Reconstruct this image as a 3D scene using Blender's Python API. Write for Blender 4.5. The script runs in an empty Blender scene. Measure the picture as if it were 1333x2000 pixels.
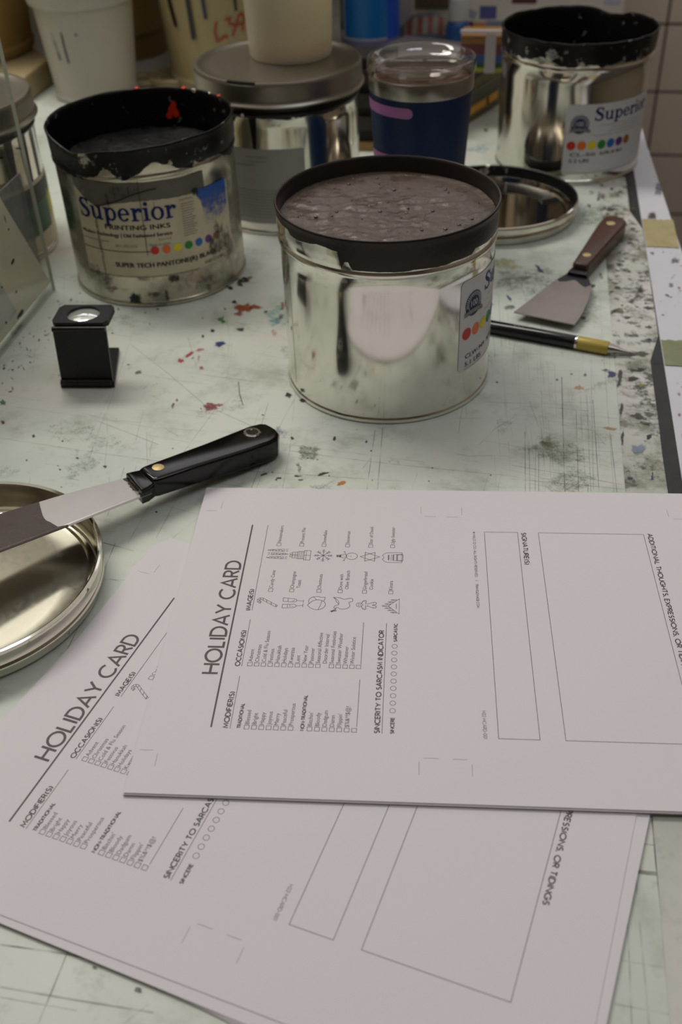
import bpy, bmesh, math, random
from math import sin, cos, pi, radians, degrees, hypot, atan2, sqrt
from mathutils import Vector, Matrix, noise as mn
R_ = random.Random(11)
sc = bpy.context.scene
col = sc.collection

# ------------------------------------------------------------------ camera
F_PX, PITCH, ROLL, CAM_H = 2027.04, 0.670378, -0.0408029, 0.436166
fwd = Vector((0, cos(PITCH), -sin(PITCH))); r0 = Vector((1, 0, 0)); u0 = r0.cross(fwd)
CR = r0*cos(ROLL) + u0*sin(ROLL); CU = -r0*sin(ROLL) + u0*cos(ROLL)
CP = Vector((0, 0, CAM_H))
cd = bpy.data.cameras.new('camera'); cam = bpy.data.objects.new('camera', cd); col.objects.link(cam)
M = Matrix((CR, CU, -fwd)).transposed().to_4x4(); M.translation = CP
cam.matrix_world = M
cd.sensor_fit = 'VERTICAL'; cd.sensor_height = 36.0; cd.lens = F_PX/2000*36
cd.clip_start = 0.01; cd.clip_end = 50
cd.dof.use_dof = True; cd.dof.focus_distance = 0.63; cd.dof.aperture_fstop = 8.5
sc.camera = cam
sc.view_settings.view_transform = 'Standard'; sc.view_settings.look = 'None'
sc.view_settings.gamma = 1.0; sc.view_settings.use_curve_mapping = False
sc.view_settings.exposure = -0.27

# ------------------------------------------------------------------ world and lights
w = bpy.data.worlds.new('world'); sc.world = w; w.use_nodes = True
w.node_tree.nodes['Background'].inputs[0].default_value = (.5, .5, .5, 1)
w.node_tree.nodes['Background'].inputs[1].default_value = .05
TA = radians(-10.7); UX = Vector((cos(TA), sin(TA), 0)); VX = Vector((-sin(TA), cos(TA), 0))   # table axes
def tw(u, v, z=0): return UX*u + VX*v + Vector((0, 0, z))
def area(name, loc, target, sx, sy, power, color):
    l = bpy.data.lights.new(name, 'AREA'); l.shape = 'RECTANGLE'; l.size = sx; l.size_y = sy
    l.energy = power; l.color = color
    o = bpy.data.objects.new(name, l); col.objects.link(o); o.location = loc
    o.rotation_euler = (Vector(target)-Vector(loc)).to_track_quat('-Z', 'Y').to_euler()
    return o
area('ceiling_panel_light', (-.25, .95, 1.70), (-.25, .95, 0), 3.4, 2.8, 12.0, (1.0, .965, .935))
area('tube_light', (-.75, 1.45, 1.69), (-.75, 1.45, 0), 1.3, .34, 24.0, (1.0, .955, .89))
area('lid_fill_light', (-1.25, 2.0, 1.68), (-1.25, 2.0, 0), 1.0, .75, 2.4, (1.0, .95, .86))  # fill light added to brighten the upturned lid and the back
area('tube_light', (.60, .2, 1.69), (.60, .2, 0), 1.2, .14, 5.0, (.80, .86, 1.0))

# ------------------------------------------------------------------ helpers
def ray(x, y): return (fwd*F_PX + CR*(x-666.5) + CU*(1000-y)).normalized()
def at(x, y, z=0):
    d = ray(x, y); t = (z-CAM_H)/d.z; return CP + d*t
def on_v(x, y, v):                       # on the vertical plane at depth v of the table's axis
    d = ray(x, y); return CP + d*((v-CP.dot(VX))/d.dot(VX))
def on_cyl(x, y, c, R, far=False):
    d = ray(x, y); o = Vector((CP.x-c[0], CP.y-c[1])); dd = Vector((d.x, d.y))
    a = dd.dot(dd); b = 2*o.dot(dd); k = o.dot(o)-R*R; D = max(0, b*b-4*a*k)
    t = (-b + (1 if far else -1)*sqrt(D))/2/a; q = CP + d*t
    return atan2(q.y-c[1], q.x-c[0]), q.z

def lin(c):
    return tuple(((x/255)/12.92 if x/255 <= .04045 else ((x/255+.055)/1.055)**2.4) for x in c)

class NT:
    def __init__(s, name):
        s.m = bpy.data.materials.new(name); s.m.use_nodes = True; s.t = s.m.node_tree
        s.p = s.t.nodes['Principled BSDF']; s.out = s.t.nodes['Material Output']
    def n(s, typ, **kw):
        o = s.t.nodes.new(typ)
        for k, v in kw.items():
            if k in o.inputs.keys() if isinstance(k, str) else False: s.set(o.inputs[k], v)
            else: setattr(o, k, v)
        return o
    def set(s, sock, v):
        if isinstance(v, bpy.types.NodeSocket): s.t.links.new(v, sock)
        else: sock.default_value = v
    def pin(s, k, v): s.set(s.p.inputs[k], v)
    def coord(s): return s.n('ShaderNodeTexCoord').outputs['Object']
    def mapping(s, vec, scale=(1, 1, 1)):
        m = s.n('ShaderNodeMapping'); s.set(m.inputs['Vector'], vec); m.inputs['Scale'].default_value = scale; return m.outputs[0]
    def noise(s, vec, scale, detail=4, rough=.55):
        o = s.n('ShaderNodeTexNoise'); s.set(o.inputs['Vector'], vec)
        o.inputs['Scale'].default_value = scale; o.inputs['Detail'].default_value = detail; o.inputs['Roughness'].default_value = rough
        return o.outputs['Fac']
    def math(s, op, a, b=0.0, c=None, clamp=False):
        o = s.n('ShaderNodeMath'); o.operation = op; o.use_clamp = clamp
        s.set(o.inputs[0], a); s.set(o.inputs[1], b)
        if c is not None: s.set(o.inputs[2], c)
        return o.outputs[0]
    def step(s, x, lo, hi):
        o = s.n('ShaderNodeMapRange'); o.interpolation_type = 'SMOOTHSTEP'
        s.set(o.inputs[0], x); o.inputs[1].default_value = lo; o.inputs[2].default_value = hi
        return o.outputs[0]
    def mix(s, f, a, b):
        o = s.n('ShaderNodeMix'); o.data_type = 'RGBA'; s.set(o.inputs[0], f)
        for i, v in ((6, a), (7, b)):
            s.set(o.inputs[i], v if isinstance(v, bpy.types.NodeSocket) else (*v, 1))
        return o.outputs[2]
    def mixf(s, f, a, b):
        o = s.n('ShaderNodeMix'); s.set(o.inputs[0], f); s.set(o.inputs[2], a); s.set(o.inputs[3], b); return o.outputs[0]
    def attr(s, name): return s.n('ShaderNodeAttribute', attribute_name=name)
    def bump(s, h, strength, dist):
        o = s.n('ShaderNodeBump'); s.set(o.inputs['Height'], h); o.inputs['Strength'].default_value = strength
        o.inputs['Distance'].default_value = dist; s.set(s.p.inputs['Normal'], o.outputs[0]); return o

def plain(name, rgb, rough=.5, metal=0.0, spec=.5, var=0.0, vscale=30, trans=0.0, sub=0.0, bump=0.0, alpha=1.0, coat=0.0):
    k = NT(name); c = lin(rgb)
    if var:
        f = k.noise(k.coord(), vscale, 5)
        k.pin('Base Color', k.mix(f, tuple(x*(1-var) for x in c), tuple(min(1, x*(1+var)) for x in c)))
    else: k.pin('Base Color', (*c, 1))
    k.pin('Roughness', rough); k.pin('Metallic', metal); k.pin('Specular IOR Level', spec)
    if trans: k.pin('Transmission Weight', trans); k.pin('IOR', 1.46)
    if sub: k.pin('Subsurface Weight', sub); k.pin('Subsurface Radius', (.02, .015, .008)); k.p.inputs['Subsurface Scale'].default_value = .5
    if bump: k.bump(k.noise(k.coord(), vscale*4, 4), bump, .001)
    if coat: k.pin('Coat Weight', coat); k.pin('Coat Roughness', .1)
    return k.m

class MB:
    """collects geometry for ONE mesh object"""
    def __init__(s): s.v = []; s.f = []; s.m = []; s.a = []; s.c = []
    def add(s, verts, faces, mat=0, a=None, c=None):
        b = len(s.v); s.v += [tuple(q) for q in verts]; s.f += [tuple(i+b for i in f) for f in faces]
        s.m += [mat]*len(faces) if isinstance(mat, int) else list(mat)
        s.a += list(a) if a is not None else [0.0]*len(verts)
        s.c += list(c) if c is not None else [(1, 1, 1, 1)]*len(verts)
        return s
    def box(s, x0, x1, y0, y1, z0, z1, mat=0, fn=None):
        v = [(x, y, z) for z in (z0, z1) for y in (y0, y1) for x in (x0, x1)]
        if fn: v = [fn(*q) for q in v]
        return s.add(v, [(0, 2, 3, 1), (4, 5, 7, 6), (0, 1, 5, 4), (2, 6, 7, 3), (0, 4, 6, 2), (1, 3, 7, 5)], mat)
    def prism(s, pts, z0, z1, mat=0, fn=None, bev=0.0):
        n = len(pts)
        if bev:
            cx = sum(p[0] for p in pts)/n; cy = sum(p[1] for p in pts)/n
            def inset(d):
                out = []
                for i in range(n):
                    p0, p1, p2 = pts[i-1], pts[i], pts[(i+1) % n]
                    a = Vector((p1[0]-p0[0], p1[1]-p0[1])).normalized(); b = Vector((p2[0]-p1[0], p2[1]-p1[1])).normalized()
                    na = Vector((-a.y, a.x)); nb = Vector((-b.y, b.x)); m = (na+nb); m = m/max(.3, m.length_squared)*2*d
                    out.append((p1[0]+m.x, p1[1]+m.y))
                return out
            qa = [pi/2*i/6 for i in range(7)]; rings = [(inset(bev*(1-sin(a))), z0+bev*(1-cos(a))) for a in qa]+[(inset(bev*(1-cos(a))), z1-bev*(1-sin(a))) for a in qa]
        else: rings = [(pts, z0), (pts, z1)]
        v = [(x, y, z) for P, z in rings for x, y in P]
        if fn: v = [fn(*q) for q in v]
        f = [tuple(reversed(range(n))), tuple(range((len(rings)-1)*n, len(rings)*n))]
        for k in range(len(rings)-1):
            f += [(k*n+i, k*n+(i+1) % n, (k+1)*n+(i+1) % n, (k+1)*n+i) for i in range(n)]
        return s.add(v, f, mat)
    def lathe(s, prof, n=128, mat=0, afn=None, rfn=None, c=(0, 0, 0), mats=None):
        v = []; a = []; f = []; mm = []
        for (r, z) in prof:
            for i in range(n):
                t = 2*pi*i/n; rr, zz = rfn(r, z, t) if rfn else (r, z)
                v.append((c[0]+rr*cos(t), c[1]+rr*sin(t), c[2]+zz)); a.append(afn(r, z, t) if afn else 0.0)
        for k in range(len(prof)-1):
            for i in range(n):
                j = (i+1) % n; f.append((k*n+i, k*n+j, (k+1)*n+j, (k+1)*n+i)); mm.append(mats[k] if mats else mat)
        for k in (0, len(prof)-1):
            if prof[k][0] < 1e-5: pass
        return s.add(v, f, mm, a)
    def strip(s, pts, wd, mat=0, closed=False, z=0.0, T=None, cl=None, w2=None):
        """flat stroke along 2-D points; wd = full width or list of half widths"""
        P = [Vector((p[0], p[1])) for p in pts]
        n = len(P); v = []
        for i in range(n):
            a = P[i]-P[i-1] if (i or closed) else P[1]-P[0]
            b = P[(i+1) % n]-P[i] if (i < n-1 or closed) else P[-1]-P[-2]
            a = a.normalized() if a.length > 1e-9 else b.normalized(); b = b.normalized() if b.length > 1e-9 else a
            na, nb = Vector((-a.y, a.x)), Vector((-b.y, b.x)); m = na+nb
            m = m*(2/max(.8, m.length_squared)); h = (wd[i] if isinstance(wd, (list, tuple)) else wd/2)
            v += [P[i]+m*h, P[i]-m*h]
        vv = [(T(q.x, q.y, z) if T else (q.x, q.y, z)) for q in v]
        f = [(2*i, 2*i+1, 2*i+3, 2*i+2) for i in range(n-1)]
        if closed: f.append((2*n-2, 2*n-1, 1, 0))
        return s.add(vv, f, mat, c=[cl]*len(vv) if cl else None)
    def poly(s, pts, mat=0, z=0.0, T=None, cl=None):
        vv = [(T(x, y, z) if T else (x, y, z)) for x, y in pts]
        return s.add(vv, [tuple(range(len(vv)))], mat, c=[cl]*len(vv) if cl else None)
    def tube(s, pts, r, n=12, mat=0, caps=True):
        P = [Vector(p) for p in pts]; v = []; f = []
        for i, p in enumerate(P):
            d = (P[min(i+1, len(P)-1)]-P[max(i-1, 0)]).normalized()
            q = d.orthogonal().normalized() if i == 0 else (q-d*q.dot(d)).normalized()
            b = d.cross(q); rr = r[i] if isinstance(r, (list, tuple)) else r
            v += [p+(q*cos(2*pi*k/n)+b*sin(2*pi*k/n))*rr for k in range(n)]
        for i in range(len(P)-1):
            f += [(i*n+k, i*n+(k+1) % n, (i+1)*n+(k+1) % n, (i+1)*n+k) for k in range(n)]
        if caps: f += [tuple(reversed(range(n))), tuple(range((len(P)-1)*n, len(P)*n))]
        return s.add(v, f, mat)
    def sphere(s, c, r, sq=1.0, mat=0, n=10):
        v = []; f = []
        for i in range(n+1):
            ph = pi*i/n
            for j in range(2*n): v.append((c[0]+r*sin(ph)*cos(pi*j/n), c[1]+r*sin(ph)*sin(pi*j/n), c[2]+r*cos(ph)*sq))
        for i in range(n):
            for j in range(2*n): f.append((i*2*n+j, (i+1)*2*n+j, (i+1)*2*n+(j+1) % (2*n), i*2*n+(j+1) % (2*n)))
        return s.add(v, f, mat)
    def build(s, name, mats, parent=None, loc=None, rot=None, smooth=35, mw=None):
        me = bpy.data.meshes.new(name); me.from_pydata(s.v, [], s.f); 
        mats = mats if isinstance(mats, (list, tuple)) else [mats]
        for m in mats: me.materials.append(m)
        me.polygons.foreach_set('material_index', s.m)
        if any(s.a):
            at_ = me.attributes.new('mask', 'FLOAT', 'POINT'); at_.data.foreach_set('value', s.a)
        if any(c != (1, 1, 1, 1) for c in s.c):
            at_ = me.attributes.new('paint', 'FLOAT_COLOR', 'POINT'); at_.data.foreach_set('color', [x for c in s.c for x in c])
        if smooth:
            me.polygons.foreach_set('use_smooth', [True]*len(me.polygons)); me.update()
            me.set_sharp_from_angle(angle=radians(smooth))
        me.validate(); me.update()
        o = bpy.data.objects.new(name, me); col.objects.link(o)
        if parent: o.parent = parent
        if loc is not None: o.location = loc
        if rot is not None: o.rotation_euler = rot
        if mw is not None: o.matrix_world = mw
        return o

def tag(o, label=None, cat=None, group=None, kind=None):
    for k, v in (('label', label), ('category', cat), ('group', group), ('kind', kind)):
        if v: o[k] = v
    return o
def thing(name, label, cat, loc=(0, 0, 0), rz=0, group=None):
    o = bpy.data.objects.new(name, None); col.objects.link(o); o.empty_display_size = .02
    o.location = loc; o.rotation_euler = (0, 0, rz); return tag(o, label, cat, group)

# ------------------------------------------------------------------ lettering
_tc = {}
def bf(s):
    """built-in font outline of a string: verts, faces, width, cap height"""
    if s not in _tc:
        def mk(t):
            cu = bpy.data.curves.new('t', 'FONT'); cu.body = t; cu.size = 1; cu.resolution_u = 3
            o = bpy.data.objects.new('t', cu); col.objects.link(o)
            dg = bpy.context.evaluated_depsgraph_get(); dg.update()
            e = o.evaluated_get(dg); me = e.to_mesh()
            v = [(q.co.x, q.co.y) for q in me.vertices]; f = [tuple(p.vertices) for p in me.polygons]
            e.to_mesh_clear(); bpy.data.objects.remove(o); bpy.data.curves.remove(cu); return v, f
        if 'cap' not in _tc: _tc['cap'] = max(y for x, y in mk('H')[0])
        v, f = mk(s); x0 = min(x for x, y in v); x1 = max(x for x, y in v)
        _tc[s] = ([(x-x0, y) for x, y in v], f, x1-x0)
    return _tc[s]+(_tc['cap'],)
def btext(mb, s, cap, T, mat, width=None, z=0.0, x0=0.0, y0=0.0, embolden=0.0, cl=None):
    v, f, wd, ch = bf(s); sy = cap/ch; sx = (width/wd) if width else sy
    offs = [0.0] if not embolden else [-embolden/2, 0, embolden/2]
    for o in offs:
        vv = [T(x0+x*sx+o, y0+y*sy, z) for x, y in v]
        mb.add(vv, f, mat, c=[cl]*len(vv) if cl else None)
    return wd*sx
def arc(cx, cy, rx, ry, a0, a1, n=18): return [(cx+rx*cos(radians(a0+(a1-a0)*i/n)), cy+ry*sin(radians(a0+(a1-a0)*i/n))) for i in range(n+1)]
G = {   # geometric capitals: width, strokes
 'A': (.82, [[(0, 0), (.41, 1), (.82, 0)], [(.14, .3), (.68, .3)]]),
 'B': (.55, [[(0, 0), (0, 1), (.27, 1)] + arc(.27, .76, .22, .24, 90, -90) + [(0, .52)], [(.27, .52)] + arc(.3, .26, .25, .26, 90, -90) + [(0, 0)]]),
 'C': (.84, [arc(.5, .5, .5, .5, 48, 312, 26)]),
 'D': (.74, [[(0, 0), (0, 1), (.26, 1)] + arc(.26, .5, .48, .5, 90, -90) + [(0, 0)]]),
 'E': (.5, [[(.5, 1), (0, 1), (0, 0), (.5, 0)], [(0, .52), (.44, .52)]]),
 'F': (.48, [[(.48, 1), (0, 1), (0, 0)], [(0, .5), (.42, .5)]]),
 'G': (.9, [arc(.5, .5, .5, .5, 48, 340, 26) + [(.95, .46), (.55, .46)]]),
 'H': (.7, [[(0, 0), (0, 1)], [(.7, 0), (.7, 1)], [(0, .5), (.7, .5)]]),
 'I': (.08, [[(.04, 0), (.04, 1)]]),
 'K': (.6, [[(0, 0), (0, 1)], [(.55, 1), (0, .42)], [(.18, .6), (.6, 0)]]),
 'L': (.44, [[(0, 1), (0, 0), (.44, 0)]]),
 'M': (.88, [[(0, 0), (.1, 1), (.44, .2), (.78, 1), (.88, 0)]]),
 'N': (.72, [[(0, 0), (0, 1), (.72, 0), (.72, 1)]]),
 'O': (1.0, [arc(.5, .5, .5, .5, 0, 360, 32)]),
 'P': (.5, [[(0, 0), (0, 1), (.24, 1)] + arc(.24, .73, .27, .27, 90, -90) + [(0, .46)]]),
 'R': (.54, [[(0, 0), (0, 1), (.24, 1)] + arc(.24, .73, .27, .27, 90, -90) + [(0, .46)], [(.24, .46), (.54, 0)]]),
 'S': (.5, [arc(.26, .75, .22, .24, 40, 270, 14) + arc(.26, .255, .24, .255, 90, -140, 14)]),
 'T': (.58, [[(0, 1), (.58, 1)], [(.29, 1), (.29, 0)]]),
 'U': (.64, [[(0, 1), (0, .32)] + arc(.32, .32, .32, .32, 180, 360) + [(.64, 1)]]),
 'V': (.76, [[(0, 1), (.38, 0), (.76, 1)]]),
 'W': (1.1, [[(0, 1), (.28, 0), (.55, .9), (.82, 0), (1.1, 1)]]),
 'X': (.68, [[(0, 1), (.68, 0)], [(0, 0), (.68, 1)]]),
 'Y': (.72, [[(0, 1), (.36, .45), (.72, 1)], [(.36, .45), (.36, 0)]]),
 '(': (.2, [arc(.5, .42, .45, .66, 130, 230, 8)]), ')': (.2, [arc(-.3, .42, .45, .66, 50, -50, 8)]),
 ',': (.06, [[(.05, .1), (0, -.16)]]), '-': (.3, [[(0, .42), (.3, .42)]]), '.': (.05, [[(0, 0), (0, .12)]]), '|': (.0, [[(0, -.1), (0, 1.1)]]),
 '2': (.5, [arc(.25, .74, .24, .26, 160, -30, 12) + [(0, 0), (.52, 0)]]), '0': (.55, [arc(.27, .5, .27, .5, 0, 360, 22)]), '1': (.15, [[(0, .8), (.15, 1), (.15, 0)]]),
 ' ': (.18, []), '\u00a9': (.8, [arc(.4, .5, .4, .4, 0, 360, 18), arc(.4, .5, .2, .2, 45, 315, 12)]),
}
def caps(mb, s, cap, wt, T, mat, width=None, z=0.0, track=.2):
    xs = []; x = 0
    for ch in s: xs.append(x); x += G[ch][0]*cap+track*cap
    tot = x-track*cap; k = (width/tot) if width else 1
    for ch, x in zip(s, xs):
        for st in G[ch][1]:
            pts = [((x+px*cap)*k, py*cap) for px, py in st]; cl = hypot(pts[0][0]-pts[-1][0], pts[0][1]-pts[-1][1]) < 1e-6 and len(pts) > 8
            mb.strip(pts[:-1] if cl else pts, wt, mat, closed=cl, z=z, T=T)
def ring(mb, cx, cy, rx, ry, ix, iy, mat, z, T, n=28, a0=0, a1=360):
    full = abs(a1-a0) >= 360; v = []
    for i in range(n+(0 if full else 1)):
        t = radians(a0+(a1-a0)*i/n); v += [T(cx+rx*cos(t), cy+ry*sin(t), z), T(cx+ix*cos(t), cy+iy*sin(t), z)]
    m = n if full else n; N = len(v)
    mb.add(v, [(2*i, 2*i+1, (2*i+3) % N, (2*i+2) % N) for i in range(m)], mat)
def rect(mb, x0, x1, y0, y1, mat, z, T):
    n = max(1, int(abs(x1-x0)/.006)); 
    for i in range(n):
        a = x0+(x1-x0)*i/n; b = x0+(x1-x0)*(i+1)/n; mb.add([T(a, y0, z), T(b, y0, z), T(b, y1, z), T(a, y1, z)], [(0, 1, 2, 3)], mat)
def disc(mb, cx, cy, r, mat, z, T, n=24, ry=None):
    mb.add([T(cx+r*cos(2*pi*i/n), cy+(ry or r)*sin(2*pi*i/n), z) for i in range(n)], [tuple(range(n))], mat)
def serif_word(mb, cap, T, mat, z, xs=1.0):
    """'Superior' in a heavy slab serif"""
    U = lambda ox: (lambda x, y, zz: T((ox+x)*cap*xs, y*cap, zz))
    def b(ox, x0, x1, y0, y1): mb.add([U(ox)(x, y, z) for x, y in ((x0, y0), (x1, y0), (x1, y1), (x0, y1))], [(0, 1, 2, 3)], mat)
    ox = 0
    sp = [(.60, .74), (.56, .90), (.38, .97), (.20, .92), (.13, .77), (.20, .64), (.36, .53), (.54, .42), (.61, .26), (.54, .09), (.35, .02), (.17, .07), (.08, .26)]
    mb.strip([((ox+x)*cap*xs, y*cap) for x, y in sp], [k*cap for k in (.02, .05, .05, .07, .10, .11, .115, .11, .10, .07, .05, .05, .02)], mat, z=z, T=T)
    b(ox, .585, .64, .68, 1.0); b(ox, .04, .095, 0, .32); ox += .76
    b(ox, .08, .25, .14, .68); b(ox, 0, .25, .6, .68); b(ox, .48, .65, 0, .68); b(ox, .40, .65, .6, .68); b(ox, .6, .74, 0, .08)
    ring(mb, .32, .2, .24, .2, .1, .11, mat, z, U(ox), 14, 180, 360); ox += .80
    b(ox, .08, .25, -.27, .68); b(ox, 0, .2, .6, .68); b(ox, 0, .36, -.27, -.19); ring(mb, .40, .34, .29, .35, .13, .25, mat, z, U(ox)); ox += .76
    ring(mb, .32, .34, .31, .35, .15, .27, mat, z, U(ox), 26, 10, 325); b(ox, .12, .62, .32, .40); ox += .70
    b(ox, .08, .25, 0, .68); b(ox, 0, .25, .6, .68); b(ox, 0, .36, 0, .08); ring(mb, .40, .42, .2, .26, .08, .14, mat, z, U(ox), 12, 20, 170); disc(mb, .48, .55, .1, mat, z, U(ox), 12); ox += .60
    b(ox, .08, .25, 0, .68); b(ox, 0, .25, .6, .68); b(ox, 0, .34, 0, .08); disc(mb, .17, .87, .105, mat, z, U(ox), 14); ox += .38
    ring(mb, .34, .34, .33, .35, .16, .27, mat, z, U(ox)); ox += .72
    b(ox, .08, .25, 0, .68); b(ox, 0, .25, .6, .68); b(ox, 0, .36, 0, .08); ring(mb, .40, .42, .2, .26, .08, .14, mat, z, U(ox), 12, 20, 170); disc(mb, .48, .55, .1, mat, z, U(ox), 12)

# ------------------------------------------------------------------ materials
def tin(name, base=(200, 196, 184), rough=.16, dirt=0.0, maskc=(10, 9, 9), brush=1.0, chips=0.0):
    """tinplate; the mesh attribute 'mask' says where ink is smeared or a dark reflection painted on it"""
    k = NT(name); co = k.coord()
    n1 = k.noise(k.mapping(co, (1, 1, .08)), 260, 3); n2 = k.noise(co, 24, 6, .62); n3 = k.noise(co, 90, 5, .6)
    b = lin(base)
    c = k.mix(n2, tuple(x*.86 for x in b), b)
    rg = k.math('MULTIPLY_ADD', n1, .10, rough-.05)
    met = 1.0
    if dirt:
        d = k.math('MULTIPLY', k.step(n2, .42, .75), dirt, clamp=True); c = k.mix(d, c, lin((62, 58, 50))); rg = k.mixf(d, rg, .55)
    mk = k.math('ADD', k.attr('mask').outputs['Fac'], k.math('MULTIPLY_ADD', n3, .7, -.35))
    mk = k.math('ADD', mk, k.math('MULTIPLY_ADD', n2, .5, -.25)); mk = k.step(mk, .46, .54)
    if chips: mk = k.math('MULTIPLY', mk, k.math('SUBTRACT', 1.0, k.math('MULTIPLY', k.step(k.math('ADD', k.noise(co, 55, 6, .7), k.math('MULTIPLY', k.attr('mask').outputs['Fac'], -.11)), .465, .52), chips)))
    n4 = k.noise(co, 400, 3)
    k.pin('Base Color', k.mix(mk, c, k.mix(n3, lin(maskc), tuple(x*1.9 for x in lin(maskc)))))
    k.pin('Specular IOR Level', .28); k.pin('Metallic', k.math('SUBTRACT', 1.0, mk)); k.pin('Roughness', k.mixf(mk, rg, .36))
    h = k.math('ADD', k.math('MULTIPLY', n1, .02*brush), k.math('MULTIPLY', k.math('ADD', mk, k.math('MULTIPLY', k.math('MULTIPLY', n4, mk), .9)), .5))
    k.bump(h, .5, .0009)
    return k.m
M_TIN = tin('tinplate', (234, 231, 222), .115, maskc=(32, 26, 22))
M_TINB = tin('grimy tinplate', (204, 197, 180), .22, .7, chips=.9)
M_TINR = tin('bright tinplate', (226, 222, 212), .12, chips=.8)
M_TINL = tin('lid tinplate', (230, 227, 211), .14, brush=.15)
M_TINBK = tin('lid tinplate with black ink', (228, 222, 210), .09, brush=.2)
M_TIND = tin('dull tinplate', (168, 162, 148), .38, .25)
M_STEEL = plain('brushed steel', (170, 166, 158), .28, 1.0, var=.1, vscale=60)
def ink_mat(name, c, rough, bs, bd, spec=.5):
    k = NT(name); co = k.coord(); n1 = k.noise(co, 120, 6, .6); n2 = k.noise(co, 420, 4)
    b = lin(c); k.pin('Base Color', k.mix(n1, tuple(x*.72 for x in b), tuple(x*1.2 for x in b))); k.pin('Roughness', k.mixf(k.step(k.noise(co, 48, 8, .65), .44, .54), rough*.6, rough*2.1))
    k.pin('Specular IOR Level', spec)
    k.bump(k.math('ADD', n1, k.math('MULTIPLY', n2, .35)), bs, bd); return k.m
M_INKG = ink_mat('grey brown ink', (86, 73, 63), .25, .8, .0016)
M_BUB = plain('wet bubble', (60, 52, 46), .04, spec=.8)
M_INKK = ink_mat('black ink', (4, 4, 4), .10, 1.0, .004, .3)
M_LABEL = plain('white label', (205, 205, 205), .42, var=.04)
M_LABELD = plain('stained cream label', (196, 186, 160), .5, var=.28, vscale=45)
M_SCRAPE = plain('scraped grey label film', (92, 90, 80), .45, var=.35, vscale=70)
M_GLABEL = plain('grey paper label', (150, 150, 142), .7, var=.06)
M_BLUE = plain('label blue', (16, 32, 96), .5, spec=.25); M_NAVY = plain('emblem navy', (34, 42, 84), .5)
M_RIB = plain('emblem ribbon grey', (120, 122, 126), .5); M_BLK = plain('print black', (28, 28, 28), .6); M_GRY = plain('print grey', (110, 110, 108), .6)
DOTS = [plain('label '+n, c, .45) for n, c in (('red', (196, 44, 26)), ('orange', (222, 110, 34)), ('yellow', (224, 204, 20)), ('green', (30, 130, 44)), ('blue', (30, 104, 178)), ('violet', (92, 50, 122)), ('ochre', (150, 98, 40)))]
M_PAPER = plain('white card stock', (220, 215, 217), .75, spec=.3, var=.012, vscale=300)
M_PRINT = plain('printed grey ink', (78, 71, 70), .6)
M_BLACKP = plain('black handle plastic', (6, 5, 5), .13, var=.4, vscale=20, spec=.42)
M_LOUPE = plain('black painted metal', (9, 9, 9), .42, spec=.35)
M_BRASS = plain('brass rivet', (206, 182, 128), .5, .55)
M_CHROME = plain('chrome', (215, 212, 206), .12, 1.0)

# blade: steel; mask places the ink and a painted dark reflection
M_BLADE = tin('knife steel', (186, 182, 178), .30, .12, maskc=(64, 55, 49))
M_BLADE2 = tin('putty knife steel', (150, 140, 134), .34, .2, maskc=(20, 18, 18))

def pane(name, c, tr, rough=.05, ior=1.45):
    k = NT(name); k.pin('Base Color', (*lin(c), 1)); k.pin('Roughness', rough); k.pin('IOR', ior)
    t = k.n('ShaderNodeBsdfTransparent'); t.inputs[0].default_value = (*[.5+.5*x for x in lin(c)], 1)
    g = k.n('ShaderNodeBsdfGlossy'); g.inputs['Roughness'].default_value = rough
    fr = k.n('ShaderNodeLayerWeight'); fr.inputs['Blend'].default_value = .5; f0 = ((ior-1)/(ior+1))**2; fz = k.math('MULTIPLY_ADD', k.math('POWER', fr.outputs['Facing'], 5.0), 1-f0, f0)
    m1 = k.n('ShaderNodeMixShader'); k.set(m1.inputs[0], fz); k.set(m1.inputs[1], t.outputs[0]); k.set(m1.inputs[2], g.outputs[0])
    m2 = k.n('ShaderNodeMixShader'); m2.inputs[0].default_value = 1-tr; k.set(m2.inputs[1], m1.outputs[0]); k.set(m2.inputs[2], k.p.outputs[0])
    k.set(k.out.inputs['Surface'], m2.outputs[0]); return k.m
# ------------------------------------------------------------------ room shell
def struct(mb, name, m, smooth=None): o = mb.build(name, m, smooth=smooth); o['kind'] = 'structure'; return o
FZ = -.86; CZ = 1.72
M_WALL = plain('painted wall', (150, 138, 120), .7, var=.05); M_CEIL = plain('ceiling paint', (214, 206, 192), .8); M_FLOOR = plain('grey floor', (96, 90, 84), .6, var=.1, vscale=6)
def tile_mat():
    k = NT('glazed wall tile'); co = k.coord()
    b = k.n('ShaderNodeTexBrick'); k.set(b.inputs['Vector'], co); b.offset = 0.0
    b.inputs['Scale'].default_value = 1.0; b.inputs['Brick Width'].default_value = TILE; b.inputs['Row Height'].default_value = TILE
    b.inputs['Mortar Size'].default_value = .0028; b.inputs['Mortar Smooth'].default_value = .2
    c1 = lin((240, 225, 207)); b.inputs['Color1'].default_value = (*c1, 1); b.inputs['Color2'].default_value = (*[x*.95 for x in c1], 1); b.inputs['Mortar'].default_value = (*lin((92, 76, 64)), 1)
    k.pin('Base Color', b.outputs['Color']); k.pin('Roughness', k.mixf(b.outputs['Fac'], .3, .8)); k.bump(k.math('SUBTRACT', 1.0, b.outputs['Fac']), .6, .002)
    return k.m
WV = 2.45                                 # depth of the back wall
_g = [on_v(1300, yy, WV) for yy in (47, 179.5, 304.5, 418)]
TILE = (_g[0].z-_g[3].z)/3
_gx = on_v(1284, 179, WV)
mb = MB(); mb.box(-3, 3, 0, .1, 0, CZ-FZ)       # local x along u, brick texture needs xy: build flat and stand it up
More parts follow.
